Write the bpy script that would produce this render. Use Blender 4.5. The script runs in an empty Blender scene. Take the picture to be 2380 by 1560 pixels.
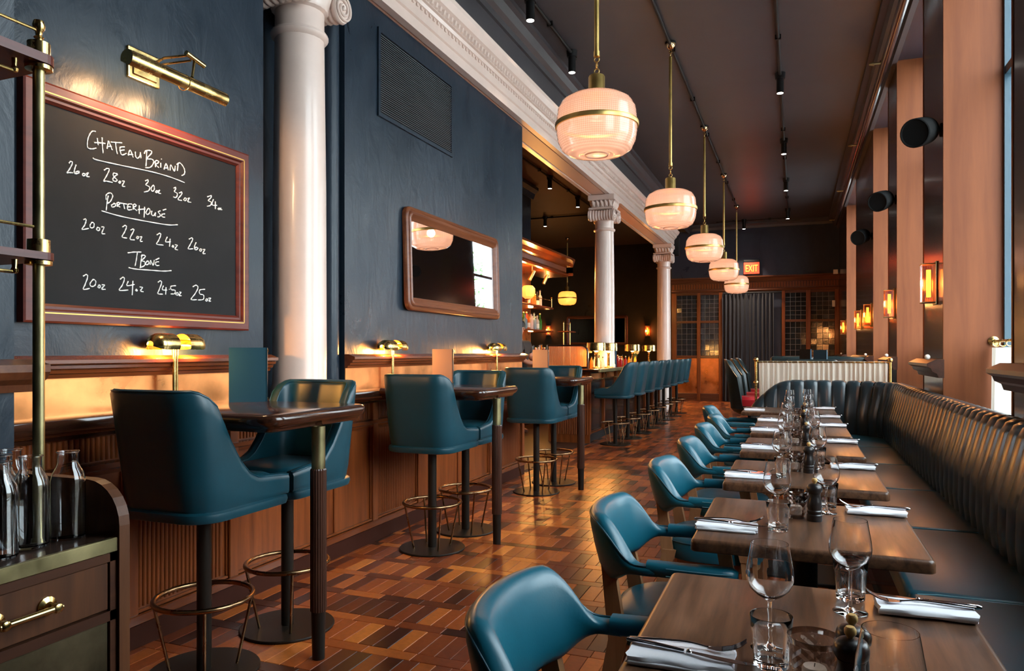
import bpy, bmesh, math, random
from math import sin, cos, pi, radians, sqrt, atan2
from mathutils import Vector, Matrix
random.seed(11)
S = bpy.context.scene
COL = S.collection

# ------------------------------------------------------------------ camera
TH = radians(21.4); FPX = 1683.0; EYE = 1.30; U0, V0 = 1190.0, 818.0
cd = bpy.data.cameras.new('camera'); cam = bpy.data.objects.new('camera', cd); COL.objects.link(cam)
cd.sensor_fit = 'HORIZONTAL'; cd.sensor_width = 36.0; cd.lens = FPX / 2380 * 36.0
cd.shift_y = (V0 - 780) / 2380; cd.clip_start = 0.05; cd.clip_end = 200
cam.location = (0, 0, EYE); cam.rotation_euler = (pi / 2, 0, TH)
S.camera = cam

# ------------------------------------------------------------------ sky and exposure
w = bpy.data.worlds.new('overcast_sky'); S.world = w; w.use_nodes = True
bg = w.node_tree.nodes['Background']
bg.inputs['Color'].default_value = (0.86, 0.93, 1.0, 1); bg.inputs['Strength'].default_value = 10.0
vs = S.view_settings; vs.view_transform = 'Standard'; vs.look = 'None'; vs.gamma = 1.0
vs.use_curve_mapping = False; vs.exposure = 0.4
CEIL = 4.65; WL = -2.72; WR = 1.00; WD = 0.365; YB = 19.7
WINDOWS = [(1.45, 3.55), (4.23, 6.05), (6.92, 8.64), (9.40, 11.15), (14.2, 16.78)]

# ------------------------------------------------------------------ helpers
def proj(x, y, z):
    d = -sin(TH) * x + cos(TH) * y; s = cos(TH) * x + sin(TH) * y
    return (U0 + FPX * s / d, V0 - FPX * (z - EYE) / d, d)
def ray(u, v):
    a = (u - U0) / FPX
    return Vector((-sin(TH) + a * cos(TH), cos(TH) + a * sin(TH), -(v - V0) / FPX))
def on_x(u, v, x):
    r = ray(u, v); return Vector((0, 0, EYE)) + r * (x / r.x)
def sr(r, g, b):
    return tuple(((c / 255 + 0.055) / 1.055) ** 2.4 if c > 10 else c / 255 / 12.92 for c in (r, g, b))

class MB:
    def __init__(s): s.v = []; s.f = []
    def add(s, vs, fs, m=None):
        o = len(s.v)
        s.v += [tuple(m @ Vector(p)) for p in vs] if m is not None else [tuple(p) for p in vs]
        s.f += [tuple(i + o for i in f) for f in fs]; return s
    def box(s, x0, x1, y0, y1, z0, z1, m=None):
        return s.add([(x0, y0, z0), (x1, y0, z0), (x1, y1, z0), (x0, y1, z0), (x0, y0, z1), (x1, y0, z1), (x1, y1, z1), (x0, y1, z1)],
                     [(0, 3, 2, 1), (4, 5, 6, 7), (0, 1, 5, 4), (1, 2, 6, 5), (2, 3, 7, 6), (3, 0, 4, 7)], m)
    def rbox(s, x0, x1, y0, y1, z0, z1, b=0.01, seg=2, m=None):
        bm = bmesh.new(); bmesh.ops.create_cube(bm, size=1)
        for v in bm.verts:
            v.co = Vector(((x0 + x1) / 2 + v.co.x * (x1 - x0), (y0 + y1) / 2 + v.co.y * (y1 - y0), (z0 + z1) / 2 + v.co.z * (z1 - z0)))
        bmesh.ops.bevel(bm, geom=bm.edges[:], offset=b, segments=seg, affect='EDGES', profile=0.5)
        bm.verts.index_update()
        s.add([v.co.copy() for v in bm.verts], [[v.index for v in f.verts] for f in bm.faces], m); bm.free(); return s
    def cyl(s, p0, p1, r0, r1=None, n=12, caps=True):
        r1 = r0 if r1 is None else r1
        p0 = Vector(p0); p1 = Vector(p1); d = (p1 - p0).normalized()
        a = d.orthogonal().normalized(); b = d.cross(a); vs = []; fs = []
        for p, r in ((p0, r0), (p1, r1)):
            vs += [p + (a * cos(2 * pi * i / n) + b * sin(2 * pi * i / n)) * r for i in range(n)]
        fs = [(i, (i + 1) % n, n + (i + 1) % n, n + i) for i in range(n)]
        if caps: fs += [tuple(range(n))[::-1], tuple(range(n, 2 * n))]
        return s.add(vs, fs)
    def tube(s, pts, r, n=8, closed=False):
        pts = [Vector(p) for p in pts]; N = len(pts)
        rs = r if isinstance(r, (list, tuple)) else [r] * N
        vs = []; fs = []; prev = None
        for i, p in enumerate(pts):
            if closed: t = pts[(i + 1) % N] - pts[i - 1]
            else: t = pts[min(i + 1, N - 1)] - pts[max(i - 1, 0)]
            t.normalize()
            if prev is None: a = t.orthogonal().normalized()
            else:
                a = prev - t * prev.dot(t)
                a = a.normalized() if a.length > 1e-6 else t.orthogonal().normalized()
            prev = a; b = t.cross(a)
            vs += [p + (a * cos(2 * pi * k / n) + b * sin(2 * pi * k / n)) * rs[i] for k in range(n)]
        M_ = N if closed else N - 1
        for i in range(M_):
            j = (i + 1) % N
            fs += [(i * n + k, i * n + (k + 1) % n, j * n + (k + 1) % n, j * n + k) for k in range(n)]
        if not closed: fs += [tuple(range(n))[::-1], tuple(range((N - 1) * n, N * n))]
        return s.add(vs, fs)
    def ring(s, c, R, r, n=32, k=8, axis='z'):
        c = Vector(c); P = []
        for i in range(n):
            a = 2 * pi * i / n; q = (R * cos(a), R * sin(a))
            P.append(c + (Vector((q[0], q[1], 0)) if axis == 'z' else Vector((0, q[0], q[1])) if axis == 'x' else Vector((q[0], 0, q[1]))))
        return s.tube(P, r, k, True)
    def lathe(s, prof, n=24, c=(0, 0, 0), m=None, rib=None):
        vs = []; fs = []; rows = []
        for r, z in prof:
            if r < 1e-6: rows.append([len(vs)]); vs.append((c[0], c[1], c[2] + z))
            else:
                rows.append(list(range(len(vs), len(vs) + n)))
                for i in range(n):
                    q = r * (1 + (rib(i, z) if rib else 0)); a = 2 * pi * i / n
                    vs.append((c[0] + q * cos(a), c[1] + q * sin(a), c[2] + z))
        for A, B in zip(rows, rows[1:]):
            if len(A) == 1 and len(B) == 1: continue
            for i in range(n):
                j = (i + 1) % n
                if len(A) == 1: fs.append((A[0], B[j], B[i]))
                elif len(B) == 1: fs.append((A[i], A[j], B[0]))
                else: fs.append((A[i], A[j], B[j], B[i]))
        return s.add(vs, fs, m)
    def prism(s, poly, axis, a, b):
        n = len(poly); vs = []
        for t in (a, b):
            for p, q in poly:
                vs.append((t, p, q) if axis == 'x' else (p, t, q) if axis == 'y' else (p, q, t))
        fs = [(i, (i + 1) % n, n + (i + 1) % n, n + i) for i in range(n)] + [tuple(range(n))[::-1], tuple(range(n, 2 * n))]
        return s.add(vs, fs)
    def grid(s, P, close_u=False, close_v=False):
        nu = len(P); nv = len(P[0]); vs = [p for row in P for p in row]; fs = []
        for i in range(nu if close_u else nu - 1):
            for j in range(nv if close_v else nv - 1):
                i2 = (i + 1) % nu; j2 = (j + 1) % nv
                fs.append((i * nv + j, i2 * nv + j, i2 * nv + j2, i * nv + j2))
        return s.add(vs, fs)
    def ball(s, c, r, n=12, sz=1.0):
        return s.lathe([(r * sin(pi * i / (n // 2)) if 0 < i < n // 2 else 0, -r * sz * cos(pi * i / (n // 2))) for i in range(n // 2 + 1)], n, c)

def mesh(mb, name, mat, smooth=None):
    me = bpy.data.meshes.new(name); me.from_pydata(mb.v, [], mb.f)
    bm = bmesh.new(); bm.from_mesh(me); bmesh.ops.recalc_face_normals(bm, faces=bm.faces[:]); bm.to_mesh(me); bm.free()
    if mat is not None: me.materials.append(mat)
    if smooth is not None:
        me.polygons.foreach_set('use_smooth', [True] * len(me.polygons))
        me.set_sharp_from_angle(angle=radians(smooth))
    me.update(); return me
def obj(name, mb, mat, parent=None, smooth=None, loc=None, rot=None):
    me = mb if isinstance(mb, bpy.types.Mesh) else mesh(mb, name, mat, smooth)
    o = bpy.data.objects.new(name, me); COL.objects.link(o)
    if parent is not None: o.parent = parent
    if loc is not None: o.location = loc
    if rot is not None: o.rotation_euler = rot
    return o
def tag(o, label, cat, group=None):
    o['label'] = label; o['category'] = cat
    if group: o['group'] = group
    return o
def thing(name, label, cat, loc=(0, 0, 0), rz=0.0, group=None):
    o = bpy.data.objects.new(name, None); COL.objects.link(o); o.empty_display_size = 0.05
    o.location = loc; o.rotation_euler = (0, 0, rz); return tag(o, label, cat, group)
def struct(name, mb, mat, smooth=None, label=None):
    o = obj(name, mb, mat, None, smooth); o['kind'] = 'structure'
    if label: o['label'] = label
    return o
def dup(root, label, loc, rz=None, group=None):
    def cp(o, parent):
        c = o.copy(); COL.objects.link(c); c.parent = parent
        for ch in o.children: cp(ch, c)
        return c
    r = cp(root, None); r.location = loc
    if rz is not None: r.rotation_euler = (0, 0, rz)
    r['label'] = label
    if group: r['group'] = group
    return r
def spline(pts, k=6, closed=False):
    P = [Vector(p) for p in pts]; n = len(P); out = []
    if n < 3: return P
    for i in range(n if closed else n - 1):
        if closed: a, b, c, d = P[i - 1], P[i], P[(i + 1) % n], P[(i + 2) % n]
        else: a, b, c, d = P[max(i - 1, 0)], P[i], P[i + 1], P[min(i + 2, n - 1)]
        for j in range(k):
            t = j / k
            out.append(0.5 * ((2 * b) + (c - a) * t + (2 * a - 5 * b + 4 * c - d) * t * t + (3 * b - a - 3 * c + d) * t ** 3))
    if not closed: out.append(P[-1])
    return out
def lamp(name, loc, energy, color, radius=0.03, parent=None, kind='POINT', spot=None, rot=None):
    ld = bpy.data.lights.new(name, kind); ld.energy = energy; ld.color = color
    ld.shadow_soft_size = radius
    if kind == 'SPOT': ld.spot_size = spot; ld.spot_blend = 0.6
    lo = bpy.data.objects.new(name, ld); COL.objects.link(lo); lo.location = loc
    if rot: lo.rotation_euler = rot
    if parent is not None: lo.parent = parent
    return lo

# ------------------------------------------------------------------ materials
def nodes(name):
    m = bpy.data.materials.new(name); m.use_nodes = True
    nt = m.node_tree; b = nt.nodes['Principled BSDF']
    return m, nt, b
def N(nt, t, **k):
    n = nt.nodes.new(t)
    for a, v in k.items():
        if a in n.inputs: n.inputs[a].default_value = v
        else: setattr(n, a, v)
    return n
def coords(nt, scale=(1, 1, 1), rot=(0, 0, 0)):
    tc = N(nt, 'ShaderNodeTexCoord'); mp = N(nt, 'ShaderNodeMapping')
    mp.inputs['Scale'].default_value = scale; mp.inputs['Rotation'].default_value = rot
    nt.links.new(tc.outputs['Object'], mp.inputs['Vector']); return mp.outputs['Vector']
def ramp(nt, fac, stops):
    r = N(nt, 'ShaderNodeValToRGB'); e = r.color_ramp.elements
    while len(e) < len(stops): e.new(0.5)
    for i, (p, c) in enumerate(stops): e[i].position = p; e[i].color = (*c, 1)
    nt.links.new(fac, r.inputs['Fac']); return r.outputs['Color']
def bump(nt, b, h, strength, dist=0.01):
    n = N(nt, 'ShaderNodeBump'); n.inputs['Strength'].default_value = strength; n.inputs['Distance'].default_value = dist
    nt.links.new(h, n.inputs['Height']); nt.links.new(n.outputs['Normal'], b.inputs['Normal'])
def plain(name, c, rough=0.5, metal=0.0, coat=0.0, spec=0.5, var=0.0, vscale=6.0, bmp=0.0, bscale=60.0, bdist=0.004, rvar=0.0, sheen=0.0):
    m, nt, b = nodes(name)
    b.inputs['Base Color'].default_value = (*c, 1); b.inputs['Roughness'].default_value = rough
    b.inputs['Metallic'].default_value = metal; b.inputs['Coat Weight'].default_value = coat
    b.inputs['Coat Roughness'].default_value = 0.12; b.inputs['Specular IOR Level'].default_value = spec
    if sheen: b.inputs['Sheen Weight'].default_value = sheen
    v = coords(nt)
    if var or rvar:
        n = N(nt, 'ShaderNodeTexNoise', Scale=vscale, Detail=5.0, Roughness=0.6); nt.links.new(v, n.inputs['Vector'])
        if var:
            lo = tuple(x * (1 - var) for x in c); hi = tuple(min(1, x * (1 + var)) for x in c)
            nt.links.new(ramp(nt, n.outputs['Fac'], [(0.3, lo), (0.7, hi)]), b.inputs['Base Color'])
        if rvar:
            mr = N(nt, 'ShaderNodeMapRange'); mr.inputs['To Min'].default_value = max(0.02, rough - rvar); mr.inputs['To Max'].default_value = rough + rvar
            mr.inputs['From Min'].default_value = 0.3; mr.inputs['From Max'].default_value = 0.7
            nt.links.new(n.outputs['Fac'], mr.inputs['Value']); nt.links.new(mr.outputs['Result'], b.inputs['Roughness'])
    if bmp:
        n2 = N(nt, 'ShaderNodeTexNoise', Scale=bscale, Detail=4.0, Roughness=0.55); nt.links.new(v, n2.inputs['Vector'])
        bump(nt, b, n2.outputs['Fac'], bmp, bdist)
    return m
def wood(name, c0, c1, axis='z', rough=0.35, coat=0.25, sc=9.0, grain=0.06, bm=0.08, spec=0.3):
    m, nt, b = nodes(name)
    s = [sc * 5, sc * 5, sc * 5]; s['xyz'.index(axis)] = sc * 0.35
    v = coords(nt, tuple(s))
    n = N(nt, 'ShaderNodeTexNoise', Scale=0.5, Detail=7.0, Roughness=0.62, Distortion=0.35); nt.links.new(v, n.inputs['Vector'])
    mid = tuple((a + d) / 2 for a, d in zip(c0, c1))
    nt.links.new(ramp(nt, n.outputs['Fac'], [(0.3, c0), (0.5, mid), (0.72, c1)]), b.inputs['Base Color'])
    b.inputs['Roughness'].default_value = rough; b.inputs['Coat Weight'].default_value = coat; b.inputs['Coat Roughness'].default_value = 0.15
    b.inputs['Specular IOR Level'].default_value = spec
    bump(nt, b, n.outputs['Fac'], bm, 0.003); return m
def emit(name, c, strength):
    m, nt, b = nodes(name); b.inputs['Base Color'].default_value = (*c, 1)
    b.inputs['Emission Color'].default_value = (*c, 1); b.inputs['Emission Strength'].default_value = strength; return m
def thin_glass(name, tint=(1, 1, 1), rough=0.02, facing=0.25):
    m, nt, b = nodes(name); nt.nodes.remove(b)
    out = nt.nodes['Material Output']
    t = N(nt, 'ShaderNodeBsdfTransparent'); t.inputs['Color'].default_value = (*tint, 1)
    g = N(nt, 'ShaderNodeBsdfGlossy'); g.inputs['Roughness'].default_value = rough
    f = N(nt, 'ShaderNodeLayerWeight'); f.inputs['Blend'].default_value = 0.5
    pw_ = N(nt, 'ShaderNodeMath', operation='POWER'); pw_.inputs[1].default_value = 4.0; nt.links.new(f.outputs['Facing'], pw_.inputs[0])
    ml = N(nt, 'ShaderNodeMath', operation='MULTIPLY_ADD'); ml.inputs[1].default_value = 0.75; ml.inputs[2].default_value = facing * 0.16; nt.links.new(pw_.outputs[0], ml.inputs[0])
    mx = N(nt, 'ShaderNodeMixShader'); nt.links.new(ml.outputs[0], mx.inputs[0])
    nt.links.new(t.outputs[0], mx.inputs[1]); nt.links.new(g.outputs[0], mx.inputs[2]); nt.links.new(mx.outputs[0], out.inputs['Surface'])
    return m
def glass(name, tint=(1, 1, 1), ior=1.45):
    m, nt, b = nodes(name)
    b.inputs['Base Color'].default_value = (*tint, 1); b.inputs['Transmission Weight'].default_value = 1.0
    b.inputs['Roughness'].default_value = 0.0; b.inputs['IOR'].default_value = ior; return m

def paint_wall(name, c):
    m, nt, b = nodes(name)
    v = coords(nt, (1.0, 1.4, 0.7))
    n = N(nt, 'ShaderNodeTexNoise', Scale=2.2, Detail=8.0, Roughness=0.65, Distortion=1.2); nt.links.new(v, n.inputs['Vector'])
    lo = tuple(x * 0.85 for x in c); hi = tuple(x * 1.18 for x in c)
    nt.links.new(ramp(nt, n.outputs['Fac'], [(0.3, lo), (0.7, hi)]), b.inputs['Base Color'])
    mr = N(nt, 'ShaderNodeMapRange'); mr.inputs['From Min'].default_value = 0.3; mr.inputs['From Max'].default_value = 0.7
    mr.inputs['To Min'].default_value = 0.26; mr.inputs['To Max'].default_value = 0.42
    nt.links.new(n.outputs['Fac'], mr.inputs['Value']); nt.links.new(mr.outputs['Result'], b.inputs['Roughness'])
    n2 = N(nt, 'ShaderNodeTexNoise', Scale=5.0, Detail=6.0, Roughness=0.6, Distortion=0.8); nt.links.new(v, n2.inputs['Vector'])
    b.inputs['Specular IOR Level'].default_value = 0.3
    bump(nt, b, n2.outputs['Fac'], 0.22, 0.02); return m

m_wall = paint_wall('dark_blue_gloss_paint', (0.0105, 0.0185, 0.0295))
m_wall2 = paint_wall('brown_black_paint', (0.042, 0.031, 0.020))
m_ceil = plain('charcoal_ceiling_paint', (0.058, 0.053, 0.058), 0.40, var=0.12, vscale=1.2, bmp=0.05, bscale=20)
m_ceil2 = plain('bronze_ceiling_paint', (0.085, 0.050, 0.030), 0.45, var=0.1, vscale=1.0)
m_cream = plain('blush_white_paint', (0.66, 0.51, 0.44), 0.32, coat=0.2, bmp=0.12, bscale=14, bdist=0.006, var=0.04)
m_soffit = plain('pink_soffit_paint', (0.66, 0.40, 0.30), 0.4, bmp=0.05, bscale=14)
m_black = plain('black_metal', (0.006, 0.006, 0.0065), 0.5, spec=0.3)
m_darkmetal = plain('dark_bronze_metal', (0.022, 0.016, 0.012), 0.40, metal=0.4, spec=0.35)
m_bronze = plain('bronze_rod_metal', (0.30, 0.17, 0.085), 0.28, metal=1.0, rvar=0.08)
m_brass = plain('aged_brass', (0.62, 0.44, 0.17), 0.24, metal=1.0, rvar=0.1, vscale=14, var=0.15)
m_brassdull = plain('tarnished_brass', (0.36, 0.30, 0.15), 0.4, metal=1.0, rvar=0.12, vscale=9, var=0.3)
m_satin = plain('satin_brass', (0.60, 0.40, 0.13), 0.40, metal=1.0, rvar=0.08, vscale=14, var=0.1)
m_speaker = plain('matt_black_speaker', (0.003, 0.003, 0.003), 0.8, spec=0.15)
m_steel = plain('polished_steel', (0.75, 0.75, 0.78), 0.08, metal=1.0)
m_copper = plain('mottled_copper', (0.80, 0.30, 0.10), 0.36, metal=1.0, var=0.3, vscale=3.5, rvar=0.14, bmp=0.1, bscale=8)
m_mahog = wood('mahogany_panel_wood', (0.13, 0.027, 0.006), (0.28, 0.070, 0.015), 'z')
m_mahog_y = wood('mahogany_rail_wood', (0.10, 0.020, 0.005), (0.21, 0.050, 0.012), 'y', rough=0.25, coat=0.5)
m_mahog_x = wood('mahogany_rail_wood_across', (0.075, 0.022, 0.009), (0.17, 0.052, 0.019), 'x', rough=0.3, coat=0.4)
m_darkwood = wood('dark_polished_wood', (0.022, 0.008, 0.005), (0.060, 0.020, 0.010), 'x', rough=0.16, coat=0.7)
m_darkwood_y = wood('dark_polished_ledge_wood', (0.022, 0.008, 0.005), (0.060, 0.020, 0.010), 'y', rough=0.16, coat=0.7)
m_darkwood_z = wood('dark_reeded_wood', (0.030, 0.012, 0.008), (0.075, 0.028, 0.016), 'z', rough=0.35)
m_reveal = wood('light_mahogany_reveal_wood', (0.145, 0.037, 0.0095), (0.215, 0.062, 0.017), 'z', rough=0.55, coat=0.0, sc=5)
m_frame = wood('red_mahogany_frame_wood', (0.070, 0.010, 0.006), (0.14, 0.022, 0.010), 'y', rough=0.42, coat=0.08)
m_frame2 = wood('brown_mirror_frame_wood', (0.11, 0.030, 0.012), (0.21, 0.065, 0.024), 'y', rough=0.35, coat=0.15)
m_table = wood('walnut_table_wood', (0.024, 0.010, 0.005), (0.150, 0.068, 0.034), 'y', rough=0.36, coat=0.12, sc=15, bm=0.05)
m_oak = wood('oak_leg_wood', (0.30, 0.13, 0.055), (0.44, 0.22, 0.10), 'z', rough=0.45, coat=0.0)
m_cab = wood('dark_cabinet_wood', (0.030, 0.009, 0.004), (0.070, 0.022, 0.008), 'y', rough=0.45, coat=0.05)
m_cabz = wood('dark_cabinet_drawer_wood', (0.050, 0.016, 0.006), (0.110, 0.036, 0.011), 'z', rough=0.5, coat=0.05)
m_teal = plain('teal_leather', (0.003, 0.040, 0.058), 0.38, spec=0.5, bmp=0.10, bscale=180, bdist=0.0015, var=0.12, vscale=4)
m_tealdark = plain('deep_teal_leather', (0.006, 0.050, 0.072), 0.36, bmp=0.10, bscale=150, bdist=0.0015, var=0.1, vscale=4)
m_brownleather = plain('dark_channel_leather', (0.016, 0.030, 0.038), 0.30, bmp=0.12, bscale=120, bdist=0.0015, var=0.15, vscale=3)
m_redvinyl = plain('red_vinyl', (0.45, 0.012, 0.02), 0.35)
m_tealboard = plain('teal_menu_board', (0.002, 0.045, 0.085), 0.45, bmp=0.06, bscale=80)
m_menuback = plain('brown_menu_board', (0.20, 0.12, 0.085), 0.45)
m_slate = plain('chalkboard_slate', (0.014, 0.0125, 0.0125), 0.8, spec=0.25, var=0.2, vscale=3)
m_chalk = plain('white_chalk', (0.88, 0.88, 0.85), 0.9)
m_gold = plain('gold_inlay', (0.55, 0.33, 0.08), 0.35, metal=0.6)
m_linen = plain('white_linen', (0.82, 0.82, 0.86), 0.85, bmp=0.15, bscale=260, bdist=0.0008)
m_curtain = None
m_darkcurtain = plain('grey_blue_curtain_cloth', (0.024, 0.024, 0.032), 0.8, sheen=0.15)
m_glass = glass('clear_glass')
m_thin = thin_glass('window_pane_glass', (0.93, 0.97, 0.97))
m_carafe = thin_glass('carafe_glass', (0.96, 0.97, 0.98), 0.01, 0.35)
m_darkpane = plain('dark_leaded_glass', (0.018, 0.022, 0.026), 0.08, spec=0.8, bmp=0.25, bscale=26, bdist=0.003)
m_lead = plain('lead_came', (0.28, 0.26, 0.25), 0.45, metal=0.6)
m_mirror = plain('mirror_silver', (0.88, 0.89, 0.90), 0.015, metal=1.0)
m_mill = plain('black_mill_lacquer', (0.012, 0.009, 0.009), 0.32)
m_boxwood = plain('pale_boxwood', (0.58, 0.36, 0.12), 0.4)
m_wax = plain('candle_wax', (0.85, 0.76, 0.66), 0.5)
m_smoke = glass('cut_smoky_glass', (0.80, 0.76, 0.74))
m_skin = plain('skin', (0.42, 0.19, 0.12), 0.5)
m_cloth_black = plain('black_cloth', (0.010, 0.010, 0.012), 0.8)
m_seam = plain('light_thread', (0.12, 0.30, 0.35), 0.6)
WARM = (1.0, 0.44, 0.10); WARM2 = (1.0, 0.62, 0.32)
m_bulb = emit('warm_bulb', (1.0, 0.62, 0.25), 14.0)
m_spotface = emit('spot_lens', (1.0, 0.93, 0.84), 9.0)
def shade_mat(name, c, strength, tcol):
    m, nt, b = nodes(name)
    b.inputs['Base Color'].default_value = (*tcol, 1); b.inputs['Roughness'].default_value = 0.18
    b.inputs['Transmission Weight'].default_value = 0.15
    b.inputs['Emission Color'].default_value = (*c, 1); b.inputs['Emission Strength'].default_value = strength
    b.inputs['Coat Weight'].default_value = 0.4
    return m
def milk(name, c, tr):
    m, nt, b = nodes(name); nt.nodes.remove(b); out = nt.nodes['Material Output']
    d = N(nt, 'ShaderNodeBsdfDiffuse'); d.inputs['Color'].default_value = (*c, 1)
    t = N(nt, 'ShaderNodeBsdfTranslucent'); t.inputs['Color'].default_value = (*c, 1)
    tp = N(nt, 'ShaderNodeBsdfTransparent'); g = N(nt, 'ShaderNodeBsdfGlossy'); g.inputs['Roughness'].default_value = 0.12
    f = N(nt, 'ShaderNodeFresnel'); f.inputs['IOR'].default_value = 1.45
    if 'prismatic' in name:      # fine moulded prism grid
        tc = N(nt, 'ShaderNodeTexCoord'); gr = N(nt, 'ShaderNodeTexGradient', gradient_type='RADIAL'); nt.links.new(tc.outputs['Object'], gr.inputs['Vector'])
        sx = N(nt, 'ShaderNodeSeparateXYZ'); nt.links.new(tc.outputs['Object'], sx.inputs[0]); sines = []
        for src, k in ((gr.outputs['Fac'], 2 * pi * 120), (sx.outputs['Z'], 2 * pi * 75)):
            a = N(nt, 'ShaderNodeMath', operation='MULTIPLY'); a.inputs[1].default_value = k; nt.links.new(src, a.inputs[0])
            q = N(nt, 'ShaderNodeMath', operation='SINE'); nt.links.new(a.outputs[0], q.inputs[0]); sines.append(q)
        ad = N(nt, 'ShaderNodeMath', operation='ADD'); nt.links.new(sines[0].outputs[0], ad.inputs[0]); nt.links.new(sines[1].outputs[0], ad.inputs[1])
        mr = N(nt, 'ShaderNodeMapRange'); mr.inputs['From Min'].default_value = -2; mr.inputs['From Max'].default_value = 2; nt.links.new(ad.outputs[0], mr.inputs['Value'])
        cc = ramp(nt, mr.outputs[0], [(0.0, tuple(x * 0.72 for x in c)), (1.0, tuple(min(1, x * 1.22) for x in c))])
        nt.links.new(cc, d.inputs['Color']); nt.links.new(cc, t.inputs['Color'])
    m1 = N(nt, 'ShaderNodeMixShader'); m1.inputs[0].default_value = 0.62; nt.links.new(d.outputs[0], m1.inputs[1]); nt.links.new(t.outputs[0], m1.inputs[2])
    m2 = N(nt, 'ShaderNodeMixShader'); m2.inputs[0].default_value = tr; nt.links.new(m1.outputs[0], m2.inputs[1]); nt.links.new(tp.outputs[0], m2.inputs[2])
    m3 = N(nt, 'ShaderNodeMixShader'); nt.links.new(f.outputs[0], m3.inputs[0]); nt.links.new(m2.outputs[0], m3.inputs[1]); nt.links.new(g.outputs[0], m3.inputs[2])
    nt.links.new(m3.outputs[0], out.inputs['Surface']); return m
def cloth(name, c, thin):
    m, nt, b = nodes(name); out = nt.nodes['Material Output']
    b.inputs['Base Color'].default_value = (*c, 1); b.inputs['Roughness'].default_value = 0.9
    t = N(nt, 'ShaderNodeBsdfTranslucent'); t.inputs['Color'].default_value = (*c, 1)
    mx = N(nt, 'ShaderNodeMixShader'); mx.inputs[0].default_value = thin
    nt.links.new(b.outputs[0], mx.inputs[1]); nt.links.new(t.outputs[0], mx.inputs[2]); nt.links.new(mx.outputs[0], out.inputs['Surface']); return m
m_curtain = cloth('cream_curtain_cloth', (0.74, 0.69, 0.60), 0.45)
m_pend = milk('prismatic_pink_glass', (0.66, 0.50, 0.43), 0.25)
m_pendbar = milk('prismatic_amber_glass', (0.80, 0.55, 0.25), 0.15)
m_sconce = shade_mat('ribbed_amber_glass', (1.0, 0.26, 0.03), 0.75, (0.6, 0.28, 0.15))
m_tube = emit('sconce_tube', (1.0, 0.45, 0.08), 5.0)
m_sconce = thin_glass('ribbed_amber_glass', (0.95, 0.50, 0.26), 0.22, 1.4)

# ------------------------------------------------------------------ floor with separate parquet blocks
def plank_mat(name, attr):
    m, nt, b = nodes(name)
    if attr:
        a = N(nt, 'ShaderNodeAttribute'); a.attribute_name = 'tone'; fac = a.outputs['Fac']
    else:
        a = N(nt, 'ShaderNodeObjectInfo'); fac = a.outputs['Random']
    col = ramp(nt, fac, [(0.0, (0.036, 0.009, 0.005)), (0.16, (0.085, 0.018, 0.006)), (0.36, (0.22, 0.042, 0.010)), (0.66, (0.36, 0.074, 0.014)), (0.90, (0.52, 0.13, 0.022)), (1.0, (0.68, 0.21, 0.035))])
    v = coords(nt, (30, 30, 30))
    n = N(nt, 'ShaderNodeTexNoise', Scale=1.0, Detail=6.0, Roughness=0.65); nt.links.new(v, n.inputs['Vector'])
    mx = N(nt, 'ShaderNodeMix'); mx.data_type = 'RGBA'; mx.blend_type = 'MULTIPLY'; mx.inputs[0].default_value = 0.55
    nt.links.new(col, mx.inputs[6])
    nt.links.new(ramp(nt, n.outputs['Fac'], [(0.3, (0.55, 0.5, 0.5)), (0.7, (1.2, 1.15, 1.1))]), mx.inputs[7])
    nt.links.new(mx.outputs[2], b.inputs['Base Color'])
    b.inputs['Roughness'].default_value = 0.30; b.inputs['Coat Weight'].default_value = 0.25; b.inputs['Coat Roughness'].default_value = 0.22
    return m
m_plank = plank_mat('parquet_block_wood', False); m_plank2 = plank_mat('parquet_block_wood_far', True)
m_joint = plain('parquet_joint', (0.020, 0.008, 0.005), 0.7)
floor = struct('floor', MB().box(-8.6, 1.6, -4.0, 22.6, -0.12, -0.004), m_joint)
PW, PL, SW, SL = 0.0765, 0.232, 0.073, 0.2375
def plank_mesh(lx, ly):
    g = 0.0011; c = 0.0016; x0, x1, y0, y1 = g, lx - g, g, ly - g; t = 0.0
    mb = MB(); mb.add([(x0, y0, -0.012), (x1, y0, -0.012), (x1, y1, -0.012), (x0, y1, -0.012), (x0, y0, t - c), (x1, y0, t - c), (x1, y1, t - c), (x0, y1, t - c),
            (x0 + c, y0 + c, t), (x1 - c, y0 + c, t), (x1 - c, y1 - c, t), (x0 + c, y1 - c, t)],
           [(0, 1, 5, 4), (1, 2, 6, 5), (2, 3, 7, 6), (3, 0, 4, 7), (4, 5, 9, 8), (5, 6, 10, 9), (6, 7, 11, 10), (7, 4, 8, 11), (8, 9, 10, 11)])
    return mb
cells = []
r = 0; y = -0.6
while y < 19.6:
    off = random.random() * PW
    x = -2.70 + off - PW
    while x < 1.4: cells.append((x, y, 0)); x += PW
    x = -2.70 - random.random() * SL
    while x < 1.4: cells.append((x, y + PL, 1)); x += SL
    y += PL + SW
def seen(c):
    cx = c[0] + (PW if c[2] == 0 else SL) / 2; cy = c[1] + (PL if c[2] == 0 else SW) / 2
    if cy < 0.5: return None
    u, v, d = proj(cx, cy, 0)
    if not (285 < u < 2000 and v < 1575): return None
    if cx > -0.62 and u > 1250 + (1560 - v) * 0.75: return None
    return d
vis = sorted([(seen(c), i) for i, c in enumerate(cells) if seen(c)])[:300]
near = {i for _, i in vis}
pm = [mesh(plank_mesh(PW, PL), 'plank', m_plank), mesh(plank_mesh(SL, SW), 'plank', m_plank)]
far = MB(); tones = []
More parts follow.
